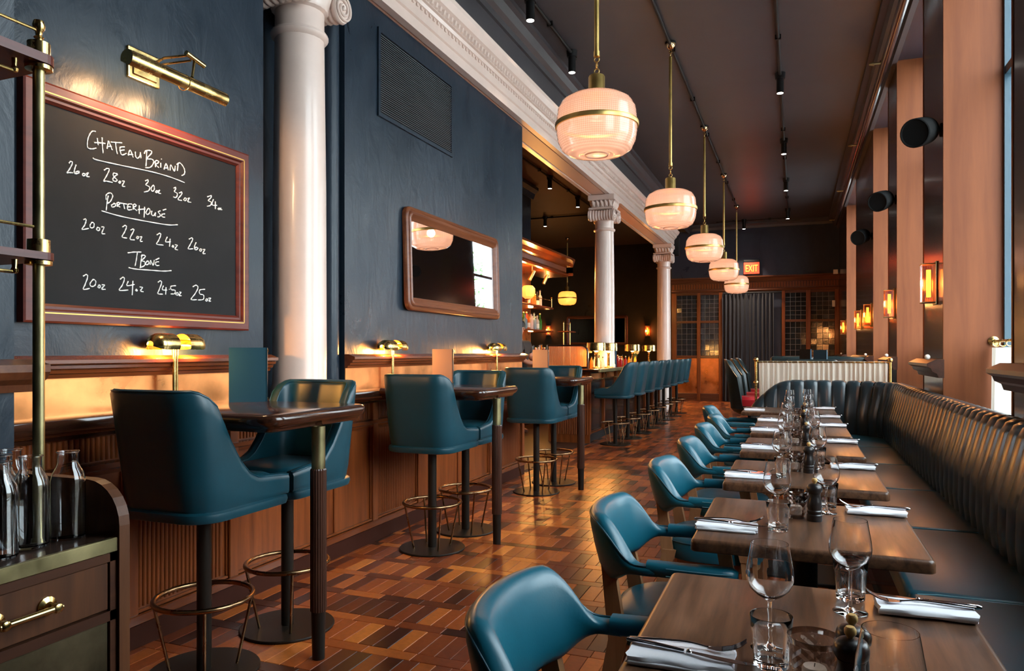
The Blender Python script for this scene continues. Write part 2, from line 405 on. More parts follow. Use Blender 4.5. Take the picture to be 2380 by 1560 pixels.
for i, c in enumerate(cells):
    dz = random.uniform(-0.0006, 0.0006)
    if i in near: obj('plank', pm[c[2]], None, floor, loc=(c[0], c[1], dz))
    else:
        pv = plank_mesh(PW, PL) if c[2] == 0 else plank_mesh(SL, SW)
        far.add([(p[0] + c[0], p[1] + c[1], p[2] + dz) for p in pv.v], pv.f)
        tones += [random.random()] * len(pv.f)
me = bpy.data.meshes.new('far_planks'); me.from_pydata(far.v, [], far.f); me.materials.append(m_plank2)
at = me.attributes.new('tone', 'FLOAT', 'FACE'); at.data.foreach_set('value', tones)
fp = obj('parquet_blocks', me, None, floor); fp['kind'] = 'stuff'; fp['label'] = 'parquet blocks running on towards the back of the room'
struct('bar_room_floor', MB().box(-8.6, -2.77, 7.3, 22.5, -0.004, 0.0), plain('bar_floor_boards', (0.05, 0.018, 0.009), 0.4))

# ------------------------------------------------------------------ ceiling
struct('ceiling', MB().box(-2.9, 1.6, -4, 19.9, CEIL, CEIL + 0.2), m_ceil)
struct('ceiling_bar_room', MB().box(-8.6, -2.9, -4, 22.6, CEIL, CEIL + 0.2), m_ceil2)

# ------------------------------------------------------------------ left wall, niche, beam
wl = MB()
wl.box(-3.05, WL, -4.0, 3.20, 0, 3.70)
struct('wall_left', wl, m_wall)
struct('wall_left_niche', MB().box(-3.30, -3.05, 3.0, 4.2, 0, 3.70), m_wall)
struct('wall_left_mirror', MB().box(-3.05, WL, 3.97, 7.24, 0, 3.70), m_wall)
struct('wall_left_upper', MB().box(-2.98, -2.66, -4.0, 16.9, 4.02, CEIL), m_ceil)
# rounded glossy pipes boxed in the niche beside the column
for k, yy in enumerate((3.93,)):
    tag(obj('niche_pipe', MB().cyl((-2.785, yy - 0.03, 0), (-2.785, yy - 0.03, 3.68), 0.06, n=20), m_wall, smooth=40), 'dark glossy painted pipe rising in the niche right of the big white column', 'pipe')
struct('wall_partition', MB().box(-3.0, -1.98, 1.19, 1.34, 0, CEIL), m_wall)
beam = MB()
prof = [(-2.98, 3.70), (-2.92, 3.70), (-2.91, 3.715), (-2.70, 3.715), (-2.69, 3.70), (-2.63, 3.70), (-2.63, 3.78), (-2.615, 3.79), (-2.615, 3.885), (-2.60, 3.89), (-2.59, 3.915),
        (-2.57, 3.92), (-2.57, 3.96), (-2.53, 3.985), (-2.50, 4.03), (-2.49, 4.06), (-2.98, 4.06)]
beam.prism(prof, 'y', -1.0, 16.95)
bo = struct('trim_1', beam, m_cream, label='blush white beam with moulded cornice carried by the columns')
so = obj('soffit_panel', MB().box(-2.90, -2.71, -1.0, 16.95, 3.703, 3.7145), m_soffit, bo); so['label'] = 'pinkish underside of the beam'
eg = MB()
y = 3.4
while y < 16.9:
    eg.add([(-2.568, y, 3.925), (-2.568, y + 0.045, 3.925), (-2.568, y + 0.045, 3.968), (-2.568, y, 3.968), (-2.553, y + 0.01, 3.932), (-2.553, y + 0.035, 3.932), (-2.545, y + 0.035, 3.966), (-2.545, y + 0.01, 3.966)],
           [(4, 5, 6, 7), (0, 1, 5, 4), (1, 2, 6, 5), (2, 3, 7, 6), (3, 0, 4, 7)])
    eg.box(-2.615, -2.604, y + 0.006, y + 0.03, 3.862, 3.884)
    y += 0.066
e_ = obj('egg_and_dart', eg, m_cream, bo); e_['kind'] = 'stuff'
# dark ceiling crown on the left
struct('trim_2', MB().prism([(-2.66, 4.44), (-2.63, 4.44), (-2.62, 4.49), (-2.58, 4.52), (-2.54, 4.58), (-2.50, 4.60), (-2.50, 4.65), (-2.66, 4.65)], 'y', -3.0, 19.7), m_ceil, label='dark ceiling crown moulding above the beam')

# ------------------------------------------------------------------ back walls and bar room
struct('wall_back', MB().box(-3.10, 1.6, YB, YB + 0.2, 0, CEIL), paint_wall('dark_blue_paint_baked_light', (0.030, 0.035, 0.052)))  # same dark blue paint, colour lightened to make up for weak light here
struct('trim_3', MB().prism([(YB, 4.5), (YB - 0.04, 4.5), (YB - 0.06, 4.56), (YB - 0.12, 4.60), (YB - 0.12, 4.65), (YB, 4.65)], 'x', -3.1, 1.05), m_ceil, label='ceiling crown moulding on the far wall')
struct('wall_bar_back', MB().box(-8.6, -3.1, 22.4, 22.6, 0, CEIL).box(-3.2, -3.1, YB, 22.4, 0, CEIL), m_wall2)
struct('wall_bar_left', MB().box(-8.7, -8.5, 7.0, 22.6, 0, CEIL), m_wall2)
struct('wall_backbar', MB().box(-5.35, -5.0, 7.2, 13.8, 0, CEIL), m_wall)
struct('wall_bar_near', MB().box(-8.6, -3.05, 7.0, 7.2, 0, CEIL), m_wall2)
struct('trim_4', MB().prism([(-5.0, 4.4), (-4.97, 4.4), (-4.93, 4.5), (-4.86, 4.56), (-4.86, 4.62), (-5.0, 4.62)], 'y', 7.2, 13.88), m_wall, label='crown moulding on the wall over the back bar')
struct('wall_rear', MB().box(-3.0, 1.6, -4.2, -4.0, 0, CEIL), m_wall)

# ------------------------------------------------------------------ right wall: piers, windows, timber reveals
piers = []
ys = [-4.0]
for a, b in WINDOWS: ys += [a, b]
ys.append(YB)
wr = MB()
for i in range(0, len(ys), 2): wr.box(WR, WR + WD + 0.12, ys[i], ys[i + 1], 0, CEIL)
for a, b in WINDOWS: wr.box(WR, WR + WD + 0.12, a, b, 0, 0.72).box(WR, WR + WD + 0.12, a, b, 4.38, CEIL)
struct('wall_right', wr, plain('dark_pier_gloss_paint', (0.022, 0.024, 0.036), 0.22, coat=0.3, bmp=0.05, bscale=12))
m_winframe = plain('blue_window_frame_paint', (0.03, 0.07, 0.10), 0.3)
for i, (a, b) in enumerate(WINDOWS):
    X0 = WR + WD
    fr = MB(); t = 0.055
    fr.box(X0, X0 + 0.06, a, a + t, 0.72, 4.38).box(X0, X0 + 0.06, b - t, b, 0.72, 4.38).box(X0, X0 + 0.06, a + t, b - t, 4.30, 4.38).box(X0, X0 + 0.06, a + t, b - t, 0.72, 0.80)
    fr.box(X0 + 0.005, X0 + 0.055, a + t, b - t, 3.25, 3.31)
    wo = struct('window_%d' % (i + 1), fr, m_winframe)
    obj('pane', MB().box(X0 + 0.027, X0 + 0.033, a + t, b - t, 0.80, 3.25), m_thin, wo)
    obj('pane', MB().box(X0 + 0.027, X0 + 0.033, a + t, b - t, 3.31, 4.30), m_thin, wo)
    obj('reveal_board', MB().box(WR - 0.004, X0, b - 0.022, b + 0.001, 0.0, 4.38), m_reveal, wo)['label'] = 'tall timber reveal board'
    obj('reveal_board', MB().box(WR - 0.004, X0, a - 0.001, a + 0.022, 0.0, 4.38), m_reveal, wo)
    obj('sill', MB().rbox(WR - 0.01, X0, a + 0.022, b - 0.022, 0.715, 0.745, 0.006, 1), m_reveal, wo)
m_cap = wood('dark_rail_cap_wood', (0.020, 0.007, 0.005), (0.06, 0.018, 0.010), 'y', rough=0.35, coat=0.15)
m_plug = plain('white_switch_knob', (0.8, 0.75, 0.68), 0.4)
capprof = [(WR, 1.11), (WR - 0.035, 1.11), (WR - 0.045, 1.14), (WR - 0.075, 1.155), (WR - 0.085, 1.18), (WR - 0.11, 1.195), (WR - 0.11, 1.215), (WR - 0.05, 1.245), (WR, 1.245)]
for i in range(2, len(ys), 2):
    a, b = ys[i], ys[i + 1]
    if b < 2.5 or i == len(ys) - 2: e0, e1 = a, b
    c_ = struct('trim_%d' % (3 + i // 2 + 1), MB().prism(capprof, 'y', a - 0.03, b + (0.03 if i < len(ys) - 2 else -0.05)), m_cap, label='dark moulded rail cap across a window pier')
    if a > 5: obj('knob', MB().ball((WR - 0.095, a + 0.05 if a < 14 else a + 0.2, 1.262), 0.02, 10), m_plug, c_, smooth=60)
struct('trim_20', MB().prism([(WR, 4.36), (WR - 0.05, 4.36), (WR - 0.06, 4.44), (WR - 0.16, 4.52), (WR - 0.18, 4.58), (WR - 0.24, 4.60), (WR - 0.24, 4.65), (WR, 4.65)], 'y', -4, YB), m_ceil, label='dark crown moulding along the window wall')
# sprinkler pipe along the window wall
sp = thing('sprinkler_pipe', 'dark red-brown sprinkler pipe with brass heads running above the window piers', 'pipe', (0.86, 0, 4.30))
obj('pipe_run', MB().cyl((0, -3, 0), (0, 18.6, 0), 0.042, n=12), plain('oxblood_pipe_paint', (0.030, 0.012, 0.012), 0.25, coat=0.4), sp, 40)
for yy in (5.2, 8.4, 11.6, 14.8, 18.0):
    hb = MB().cyl((0, yy, 0), (-0.10, yy, 0.0), 0.012, n=8).cyl((-0.10, yy, 0), (-0.15, yy, 0), 0.022, 0.012, n=8)
    obj('sprinkler_head', hb, m_brassdull, sp, 40)
    obj('hanger', MB().cyl((0, yy + 0.4, 0.03), (0, yy + 0.4, 0.17), 0.008, n=6), m_black, sp)

# ------------------------------------------------------------------ outdoors seen through glass and in the mirror
struct('ground_outside', MB().box(1.6, 60, -40, 60, -0.3, -0.15), plain('pale_pavement', (0.45, 0.44, 0.42), 0.8, var=0.1))
m_leaf = plain('green_leaves', (0.10, 0.25, 0.05), 0.6, var=0.4, vscale=2)
m_bark = plain('bark', (0.08, 0.055, 0.04), 0.9)
def tree(loc, h, r, label):
    t = thing('street_tree', label, 'tree', loc, group='trees outside the windows')
    obj('trunk', MB().cyl((0, 0, 0), (0, 0, h * 0.7), 0.16, 0.08, 8), m_bark, t)
    f = MB(); rnd = random.Random(int(h * 100))
    for _ in range(1600):
        d = Vector((rnd.gauss(0, 1), rnd.gauss(0, 1), rnd.gauss(0, 1))).normalized() * r * rnd.uniform(0.5, 1)
        p = Vector((0, 0, h * 0.75)) + d; a = Vector((rnd.gauss(0, 1), rnd.gauss(0, 1), rnd.gauss(0, 1))).normalized(); b = a.orthogonal().normalized(); q = rnd.uniform(0.08, 0.16)
        f.add([p - a * q, p + b * q * 0.6, p + a * q, p - b * q * 0.6], [(0, 1, 2, 3)])
    obj('foliage', f, m_leaf, t)['kind'] = 'stuff'
tree((9.5, 33.5, -0.15), 6.4, 2.7, 'leafy green street tree outside, showing left in the wall mirror')
tree((12.5, 19.5, -0.15), 6.6, 2.5, 'leafy green street tree standing outside the far windows')
bd = thing('stone_building', 'pale stone building pier across the pavement outside the windows', 'building', (4.2, 24.0, -0.15))
obj('wall', MB().box(-0.8, 0.8, 0, 7, 0, 9), plain('pale_limestone', (0.72, 0.72, 0.70), 0.8), bd)
obj('cornice', MB().rbox(-0.95, 0.95, -0.15, 7.1, 4.2, 4.6, 0.03, 1), plain('pale_limestone_trim', (0.66, 0.66, 0.65), 0.8), bd)

# ------------------------------------------------------------------ wainscot, ledge and copper splash along the left wall
m_reed = wood('reeded_mahogany', (0.13, 0.027, 0.006), (0.28, 0.070, 0.015), 'z', rough=0.35, coat=0.3, sc=12)
PX = WL + 0.02          # face of the panel ground
ws = thing('wainscot', 'reddish mahogany wainscot with reeded and plain panels along the left wall', 'panelling', (0, 0, 0))
ws['kind'] = 'structure'
obj('ground_panel', MB().box(WL, PX, 1.36, 7.22, 0.0, 1.0), m_mahog, ws)
obj('plinth', MB().box(WL, PX + 0.012, 1.36, 7.22, 0.0, 0.105), plain('dark_plinth_paint', (0.045, 0.010, 0.004), 0.6, spec=0.2), ws)
obj('bottom_rail', MB().rbox(WL, PX + 0.03, 1.36, 7.22, 0.105, 0.15, 0.005, 1), m_mahog_y, ws)
obj('dado_rail', MB().prism([(PX, 0.79), (PX + 0.022, 0.79), (PX + 0.022, 0.805), (PX + 0.038, 0.815), (PX + 0.038, 0.835), (PX, 0.842)], 'y', 1.36, 7.22), m_mahog_y, ws)
stiles = [1.45, 2.32, 2.93, 4.27, 4.90, 6.30, 7.15]
for s in stiles: obj('stile', MB().rbox(PX - 0.002, PX + 0.028, s - 0.032, s + 0.032, 0.15, 0.96, 0.004, 1), m_mahog, ws)
obj('seam_batten', MB().rbox(PX - 0.002, PX + 0.012, 3.815, 3.835, 0.15, 0.79, 0.003, 1), m_mahog, ws)
obj('seam_batten', MB().rbox(PX - 0.002, PX + 0.012, 5.60, 5.62, 0.15, 0.79, 0.003, 1), m_mahog, ws)
def half_round(r, z0, z1):
    return MB().prism([(r * sin(pi * i / 6) * 0.9, -r * cos(pi * i / 6)) for i in range(7)], 'z', z0, z1)
rm = mesh(half_round(0.0112, 0.175, 0.775), 'reed', m_reed, 50)
rf = mesh(half_round(0.0112, 0.85, 0.945), 'reed', m_reed, 50)
frz = MB()
for k, (a, b) in enumerate(zip(stiles, stiles[1:])):
    fb = obj('frieze_panel', MB().box(PX - 0.001, PX + 0.002, a + 0.032, b - 0.032, 0.842, 0.952), m_mahog, ws)
    y = a + 0.048
    fz = MB()
    while y < b - 0.045:
        h = half_round(0.0112, 0.848, 0.948); fz.add([(p[0] + PX + 0.002, p[1] + y, p[2]) for p in h.v], h.f); y += 0.024
    obj('frieze_reeding', mesh(fz, 'frieze_reeding', m_reed, 50), None, ws)['kind'] = 'stuff'
    if k in (1, 3, 5):
        pn = obj('reeded_panel', MB().box(PX - 0.001, PX + 0.003, a + 0.034, b - 0.034, 0.16, 0.785), m_mahog, ws)
        y = a + 0.056
        while y < b - 0.05: obj('reed', rm, None, pn, loc=(PX + 0.002, y, 0)); y += 0.024
    # bead moulding framing each panel
    bd_ = MB()
    for q0, q1 in (((a + 0.034, 0.152), (b - 0.034, 0.166)),): bd_.rbox(PX, PX + 0.02, q0[0], q1[0], q0[1], q1[1], 0.004, 1)
    bd_.rbox(PX, PX + 0.014, a + 0.032, a + 0.042, 0.166, 0.79, 0.003, 1); bd_.rbox(PX, PX + 0.014, b - 0.042, b - 0.032, 0.166, 0.79, 0.003, 1)
    obj('panel_bead', bd_, m_mahog, ws)
obj('ledge', MB().prism([(WL, 0.955), (WL + 0.05, 0.955), (WL + 0.055, 0.968), (WL + 0.075, 0.972), (WL + 0.10, 0.985), (WL + 0.118, 1.0), (WL + 0.125, 1.02), (WL + 0.12, 1.038), (WL + 0.105, 1.046), (WL, 1.046)], 'y', 1.36, 7.22), m_darkwood_y, ws, 40)['label'] = 'dark polished bullnose drinks ledge'
for a, b in ((1.36, 3.20), (3.97, 7.22)):
    obj('copper_splash', MB().box(WL, WL + 0.006, a, b, 1.046, 1.20), m_copper, ws)['label'] = 'mottled copper splash strip above the ledge'
    cp_ = obj('chair_rail', MB().prism([(WL, 1.195), (WL + 0.02, 1.195), (WL + 0.026, 1.21), (WL + 0.04, 1.215), (WL + 0.045, 1.228), (WL + 0.06, 1.234), (WL + 0.062, 1.246), (WL + 0.078, 1.254), (WL + 0.078, 1.268), (WL + 0.03, 1.285), (WL, 1.285)], 'y', a, b + (0.03 if b < 4 else 0)), m_mahog_y, ws)
struct('trim_21', MB().prism([(1.19, 1.19), (1.165, 1.19), (1.155, 1.21), (1.135, 1.225), (1.125, 1.245), (1.125, 1.265), (1.19, 1.28)], 'x', -2.9, -1.98).prism([(-1.98, 1.19), (-1.965, 1.19), (-1.955, 1.21), (-1.935, 1.225), (-1.92, 1.245), (-1.92, 1.265), (-1.98, 1.28)], 'y', 1.125, 1.40), m_mahog_x, label='moulded chair rail returning round the near partition end')

# ------------------------------------------------------------------ ionic columns
def column(y, label, z0=0.0):
    t = thing('column', label, 'column', (-2.76, y, z0), group='white ionic columns')
    t['kind'] = 'structure'
    R = 0.157; H = 3.70 - z0
    obj('shaft', MB().lathe([(R + 0.012, 0), (R + 0.012, 0.04), (R, 0.06), (R - 0.003, 1.2), (R - 0.014, 3.15 - z0), (R - 0.014, H - 0.34)], 40), m_cream, t, 40)
    obj('neck_ring', MB().lathe([(R - 0.016, 3.15 - z0), (R + 0.004, 3.163 - z0), (R + 0.010, 3.178 - z0), (R + 0.004, 3.194 - z0), (R - 0.016, 3.203 - z0)], 40, rib=lambda i, z: 0.012 * (i % 2)), m_cream, t, 40)
    zc = H - 0.385
    obj('echinus', MB().lathe([(R - 0.016, zc), (R + 0.006, zc + 0.012), (R + 0.006, zc + 0.03), (R + 0.02, zc + 0.06), (R + 0.03, zc + 0.10), (R + 0.01, zc + 0.12)], 48, rib=lambda i, z: 0.02 * (i % 2)), m_cream, t, 40)
    # cushions running across (x) with ribbed bolsters front and rear, scrolls on the room side
    for s in (-1, 1):
        b = MB(); P = []
        n = 36
        for i in range(n + 1):
            q = i / n; x = -0.19 + 0.38 * q
            rib = 0.010 * abs(sin(q * pi * 9))
            neck = 1 - 0.22 * (1 - abs(2 * q - 1) ** 1.5)
            P.append([(x, s * 0.165 + (0.072 * neck + rib) * cos(2 * pi * k / 16), zc + 0.075 + (0.085 * neck + rib) * sin(2 * pi * k / 16)) for k in range(16)])
        b.grid(P, close_v=True); b.f.append(tuple(range(16))[::-1]); o = n * 16; b.f.append(tuple(range(o, o + 16)))
        bo_ = obj('bolster', b, m_cream, t, 40)
        for sx in (-1, 1):
            pts = []
            for i in range(60):
                a = i / 60 * 2 * pi * 2.3; rr = 0.082 * (1 - i / 72)
                pts.append((sx * 0.196, s * (0.165 + rr * sin(a)), zc + 0.075 + rr * cos(a)))
            obj('scroll', MB().tube(pts, 0.0085, 6).ball((sx * 0.196, s * 0.165, zc + 0.075), 0.014, 8), m_cream, bo_, 50)
    obj('abacus', MB().rbox(-0.20, 0.20, -0.225, 0.225, zc + 0.16, zc + 0.19, 0.008, 1), m_cream, t)
    lf = MB()
    for side in range(4):
        m = Matrix.Rotation(side * pi / 2, 4, 'Z')
        for k in range(5):
            x = -0.13 + k * 0.065
            lf.add([(x - 0.026, -0.155, zc + 0.19), (x + 0.026, -0.155, zc + 0.19), (x + 0.03, -0.185, zc + 0.27), (x + 0.012, -0.205, zc + 0.30), (x - 0.012, -0.205, zc + 0.30), (x - 0.03, -0.185, zc + 0.27), (x, -0.19, zc + 0.24)],
                   [(0, 1, 6), (1, 2, 6), (2, 3, 4, 6), (4, 5, 6), (5, 0, 6)], m)
    blk = MB().box(-0.158, 0.158, -0.158, 0.158, zc + 0.19, zc + 0.305)
    up = obj('leaf_block', blk, m_cream, t); ob = obj('leaf_row', lf, m_cream, up); ob['kind'] = 'stuff'
    obj('top_plate', MB().rbox(-0.21, 0.21, -0.22, 0.22, zc + 0.30, zc + 0.385, 0.012, 2), m_cream, t)
column(3.566, 'large white ionic column standing in the niche beside the chalkboard', 1.046)
column(10.97, 'white ionic column rising from the middle of the bar counter', 1.0605)
column(16.39, 'white ionic column at the far end of the bar, next to the wood partition')

# ------------------------------------------------------------------ chalkboard with chalk writing
BY0, BY1, BZ0, BZ1 = 1.850, 3.047, 1.412, 2.338; BX = WL
cb = thing('chalkboard', 'framed black chalkboard menu with white chalk writing', 'chalkboard', (BX, BY0, BZ0))
W_ = BY1 - BY0; H_ = BZ1 - BZ0; fw = 0.075
obj('slate', MB().box(0.002, 0.016, fw - 0.01, W_ - fw + 0.01, fw - 0.01, H_ - fw + 0.01), m_slate, cb)
def frame_side(a, b, c, d, name):     # outer pts a,b inner d,c in (y,z)
    prof = [(0.0, 0.0), (0.036, 0.0), (0.040, 0.1), (0.040, 0.62), (0.030, 0.72), (0.030, 0.86), (0.020, 1.0), (0.0, 1.0)]
    P = []
    for (o, i_) in ((a, d), (b, c)):
        P.append([(x, o[0] + (i_[0] - o[0]) * t, o[1] + (i_[1] - o[1]) * t) for x, t in prof])
    return obj(name, MB().grid(P, close_v=True), m_frame, cb)
O = [(0, 0), (W_, 0), (W_, H_), (0, H_)]; I = [(fw, fw), (W_ - fw, fw), (W_ - fw, H_ - fw), (fw, H_ - fw)]
for k in range(4): frame_side(O[k], O[(k + 1) % 4], I[(k + 1) % 4], I[k], 'frame_rail')
g = 0.036; gl = MB()
for (y0, y1, z0, z1) in ((g, W_ - g, g, g + 0.005), (g, W_ - g, H_ - g - 0.005, H_ - g), (g, g + 0.005, g, H_ - g), (W_ - g - 0.005, W_ - g, g, H_ - g)):
    gl.box(0.040, 0.0413, y0, y1, z0, z1)
obj('gold_line', gl, m_gold, cb)['label'] = 'thin gold inlay line round the frame'
STROKES = {
 'chateaubriand': [[(292,92),(262,90),(235,130),(222,185),(228,225),(262,235),(296,228)],[(304,145),(308,175),(312,205)],[(278,183),(330,185),(372,190)],[(344,140),(346,200),(352,270)],
  [(385,235),(392,190),(397,170),(410,200),(428,245)],[(383,215),(422,215)],[(415,178),(460,182),(510,185)],[(455,180),(460,230),(470,278)],[(530,218),(492,225),(505,283),(545,272)],[(488,250),(528,243)],
  [(560,290),(568,255),(580,250),(600,305)],[(555,280),(598,282)],[(618,258),(622,300),(640,312),(658,290),(660,262),(665,312)],[(712,250),(710,320),(706,378)],[(692,275),(705,250),(745,250),(752,270),(715,315),(755,320),(770,345),(745,385),(700,390)],
  [(782,335),(785,385)],[(775,345),(795,330),(812,345),(788,365),(812,390)],[(828,350),(828,388)],[(832,316),(835,322)],[(855,405),(866,368),(875,360),(890,410)],[(855,392),(888,392)],[(905,412),(912,368),(940,420),(948,375)],
  [(972,350),(965,415)],[(960,365),(985,350),(1015,385),(1026,420),(1020,445),(1000,455)],[(268,308),(300,325),(500,370),(740,420),(900,465),(1025,513)]],
 'chateaubriand_weights': [[(70,355),(85,338),(100,350),(80,395),(55,432),(70,430),(105,432)],[(130,365),(118,400),(115,430),(130,440),(155,430),(150,418),(125,428)],[(190,436),(182,445),(186,455),(200,456),(206,442),(190,436)],[(214,440),(232,432),(215,460),(240,464)],
  [(360,412),(385,396),(403,405),(385,450),(358,500),(380,500),(430,512)],[(470,440),(440,435),(438,460),(468,490),(455,503),(432,490),(445,465),(472,445)],[(490,500),(482,512),(492,518),(498,505),(490,500)],[(510,500),(528,503),(510,540),(533,545)],
  [(700,500),(722,490),(722,510),(705,530),(735,550),(728,580),(690,590)],[(765,535),(748,560),(758,585),(775,570),(772,540),(765,533)],[(795,578),(785,592),(798,596),(802,582),(795,578)],[(808,582),(820,575),(808,598),(828,603)],
  [(935,560),(950,552),(950,570),(940,585),(965,605),(955,635),(932,630)],[(980,600),(1000,590),(1000,610),(970,650),(1000,660)],[(1028,638),(1018,655),(1032,662),(1040,645),(1028,638)],[(1050,645),(1065,640),(1050,668),(1077,675)],
  [(1212,630),(1245,620),(1240,640),(1220,660),(1245,675),(1238,700),(1210,707)],[(1262,650),(1252,695),(1292,700)],[(1278,668),(1278,730)],[(1308,722),(1300,730),(1310,735),(1314,726),(1308,722)],[(1316,724),(1325,724),(1318,733),(1333,736)]],
 'porterhouse': [[(395,620),(385,680),(378,742)],[(378,655),(378,615),(410,597),(432,620),(415,665),(390,685)],[(445,685),(422,700),(430,715),(455,705),(450,685),(440,683)],[(468,675),(470,712)],[(462,688),(480,675),(490,690),(472,700),(492,715)],
  [(490,680),(550,690)],[(520,685),(530,730)],[(590,690),(560,692),(556,735),(590,735)],[(550,712),(580,712)],[(600,695),(600,735)],[(595,700),(615,690),(625,705),(603,718),(632,745)],[(650,700),(650,770)],[(640,735),(700,730)],[(695,712),(690,800)],
  [(725,725),(705,760),(722,775),(740,755),(735,730),(725,725)],[(755,745),(752,775),(770,785),(785,760),(782,790)],[(825,745),(808,755),(825,780),(815,795),(800,795)],[(862,770),(838,775),(840,795),(862,798)],[(845,740),(872,732)],[(340,745),(500,790),(700,830),(880,860),(967,860)]],
 'porterhouse_weights': [[(190,820),(208,812),(212,830),(200,865),(180,898),(235,890)],[(262,838),(245,865),(252,885),(275,880),(278,850),(262,838)],[(308,880),(300,900),(318,908),(325,890),(308,880)],[(338,878),(360,882),(342,930),(368,935)],
  [(512,880),(535,865),(545,880),(530,920),(510,960),(550,970)],[(580,905),(600,895),(605,910),(575,975),(612,985)],[(635,955),(628,970),(640,975),(645,960),(635,955)],[(655,962),(672,960),(658,995),(677,997)],
  [(795,945),(820,930),(828,945),(810,990),(795,1020),(850,1028)],[(882,960),(868,1000),(910,1000)],[(905,975),(900,1040)],[(930,1028),(922,1040),(935,1045),(930,1028)],[(945,1025),(965,1030),(945,1058),(968,1068)],
  [(1060,980),(1085,968),(1090,985),(1070,1025),(1055,1058),(1095,1058)],[(1120,1005),(1105,1045),(1115,1068),(1135,1055),(1120,1045),(1108,1055)],[(1155,1058),(1148,1072),(1160,1078),(1165,1062),(1155,1058)],[(1175,1065),(1192,1065),(1175,1095),(1195,1098)]],
 't_bone': [[(555,1092),(610,1085),(668,1085)],[(635,1090),(626,1150),(616,1200)],[(675,1105),(665,1160),(660,1215)],[(665,1120),(690,1110),(700,1125),(672,1155),(695,1165),(695,1195),(655,1215)],[(718,1158),(702,1180),(715,1190),(730,1178),(725,1160),(718,1158)],
  [(740,1190),(745,1155),(765,1195),(775,1150)],[(812,1165),(787,1170),(790,1195),(815,1195)],[(785,1150),(815,1135)],[(562,1212),(620,1225),(750,1235),(850,1242),(915,1238)]],
 't_bone_weights': [[(188,1285),(215,1270),(225,1290),(205,1350),(190,1392),(242,1385)],[(270,1310),(245,1345),(255,1368),(285,1360),(292,1325),(270,1308)],[(320,1355),(310,1375),(325,1380),(330,1362),(320,1355)],[(342,1355),(365,1358),(340,1390),(372,1392)],
  [(492,1310),(518,1292),(528,1310),(510,1360),(487,1400),(560,1398)],[(560,1325),(550,1362),(612,1352)],[(598,1322),(592,1440)],[(628,1390),(620,1402),(635,1405),(628,1390)],[(655,1372),(678,1378),(660,1405),(685,1412)],
  [(805,1335),(825,1322),(835,1340),(815,1395),(805,1428),(845,1432)],[(850,1362),(842,1395),(880,1398)],[(872,1375),(868,1435)],[(897,1390),(900,1394)],[(952,1362),(912,1368),(915,1395),(945,1400),(942,1428),(910,1430)],[(962,1418),(952,1435),(968,1440),(972,1425),(962,1418)],[(980,1415),(995,1418),(978,1442),(998,1445)],
  [(1092,1372),(1120,1358),(1135,1380),(1110,1430),(1078,1475),(1125,1478)],[(1192,1392),(1150,1398),(1150,1430),(1180,1440),(1178,1475),(1135,1480)],[(1205,1470),(1198,1485),(1210,1488),(1215,1474),(1205,1470)],[(1222,1465),(1240,1466),(1225,1488),(1240,1490)]]}
K = 1489 / 420.0
for nm, sts in STROKES.items():
    groups = [sts]
    if nm.endswith('weights'):
        groups = []; last = None
        for st in sts:
            lo = min(c[0] for c in st)
            if last is None or lo - last > 38: groups.append([])
            groups[-1].append(st); last = max(last if (last and groups[-1] != [st]) else 0, max(c[0] for c in st))
    for grp in groups:
        mb = MB()
        for st in grp:
            P = []
            for (cx, cy) in st:
                p = on_x(140 + cx / K, 280 + cy / K, BX + 0.0175); P.append((0.0170, p.y - BY0, p.z - BZ0))
            P = spline(P, 5)
            mb.tube(P, [0.0024 + 0.0006 * sin(i * 1.7) for i in range(len(P))] if len(P) > 2 else 0.0026, 6)
        obj('chalk_writing', mb, m_chalk, cb)

# ------------------------------------------------------------------ picture light over the chalkboard
pl = thing('picture_light', 'brass picture light on a swing arm above the chalkboard', 'lamp', (WL, 2.41, 2.57))
obj('wall_plate', MB().rbox(0.0, 0.016, -0.085, 0.085, -0.07, 0.07, 0.006, 2).rbox(0.014, 0.022, -0.065, 0.065, -0.052, 0.052, 0.004, 1), m_brass, pl)
obj('swing_arm', MB().cyl((0.02, 0.0, 0.0), (0.05, 0.0, 0.0), 0.010).tube([(0.05, 0.0, 0.005), (0.11, 0.02, 0.035), (0.20, 0.075, 0.055)], 0.006, 8).tube([(0.05, 0.0, -0.006), (0.11, 0.03, 0.012), (0.20, 0.085, 0.035)], 0.005, 8)
    .cyl((0.205, 0.05, 0.055), (0.205, 0.155, 0.035), 0.012).cyl((0.205, 0.10, 0.045), (0.215, 0.075, -0.045), 0.006), m_brass, pl, 40)
hs = MB(); PP = []
for i in range(2):
    yy = -0.265 + 0.53 * i
    PP.append([(0.215 + 0.034 * cos(radians(a)), yy, -0.085 + 0.034 * sin(radians(a))) for a in range(-72, 199, 15)])
hs.grid(PP)
hd = obj('shade', hs, m_brass, pl, 40)
for i in range(2):
    yy = -0.265 + 0.53 * i
    hd2 = MB(); ring_ = [(0.215 + 0.034 * cos(radians(a)), yy, -0.085 + 0.034 * sin(radians(a))) for a in range(-72, 199, 15)]
    hd2.add(ring_, [tuple(range(len(ring_)))]); obj('end_cap', hd2, m_brass, hd)
obj('joint_collar', MB().ring((0.215, 0.03, -0.085), 0.0345, 0.002, 24, 5, 'y'), m_brass, hd)
for yy in (-0.13, 0.13):
    obj('bulb', MB().cyl((0.215, yy - 0.045, -0.093), (0.215, yy + 0.045, -0.093), 0.013), m_bulb, hd, 40)
    lamp('picture_light_glow', (0.205, yy, -0.112), 8.0, WARM2, 0.02, pl)

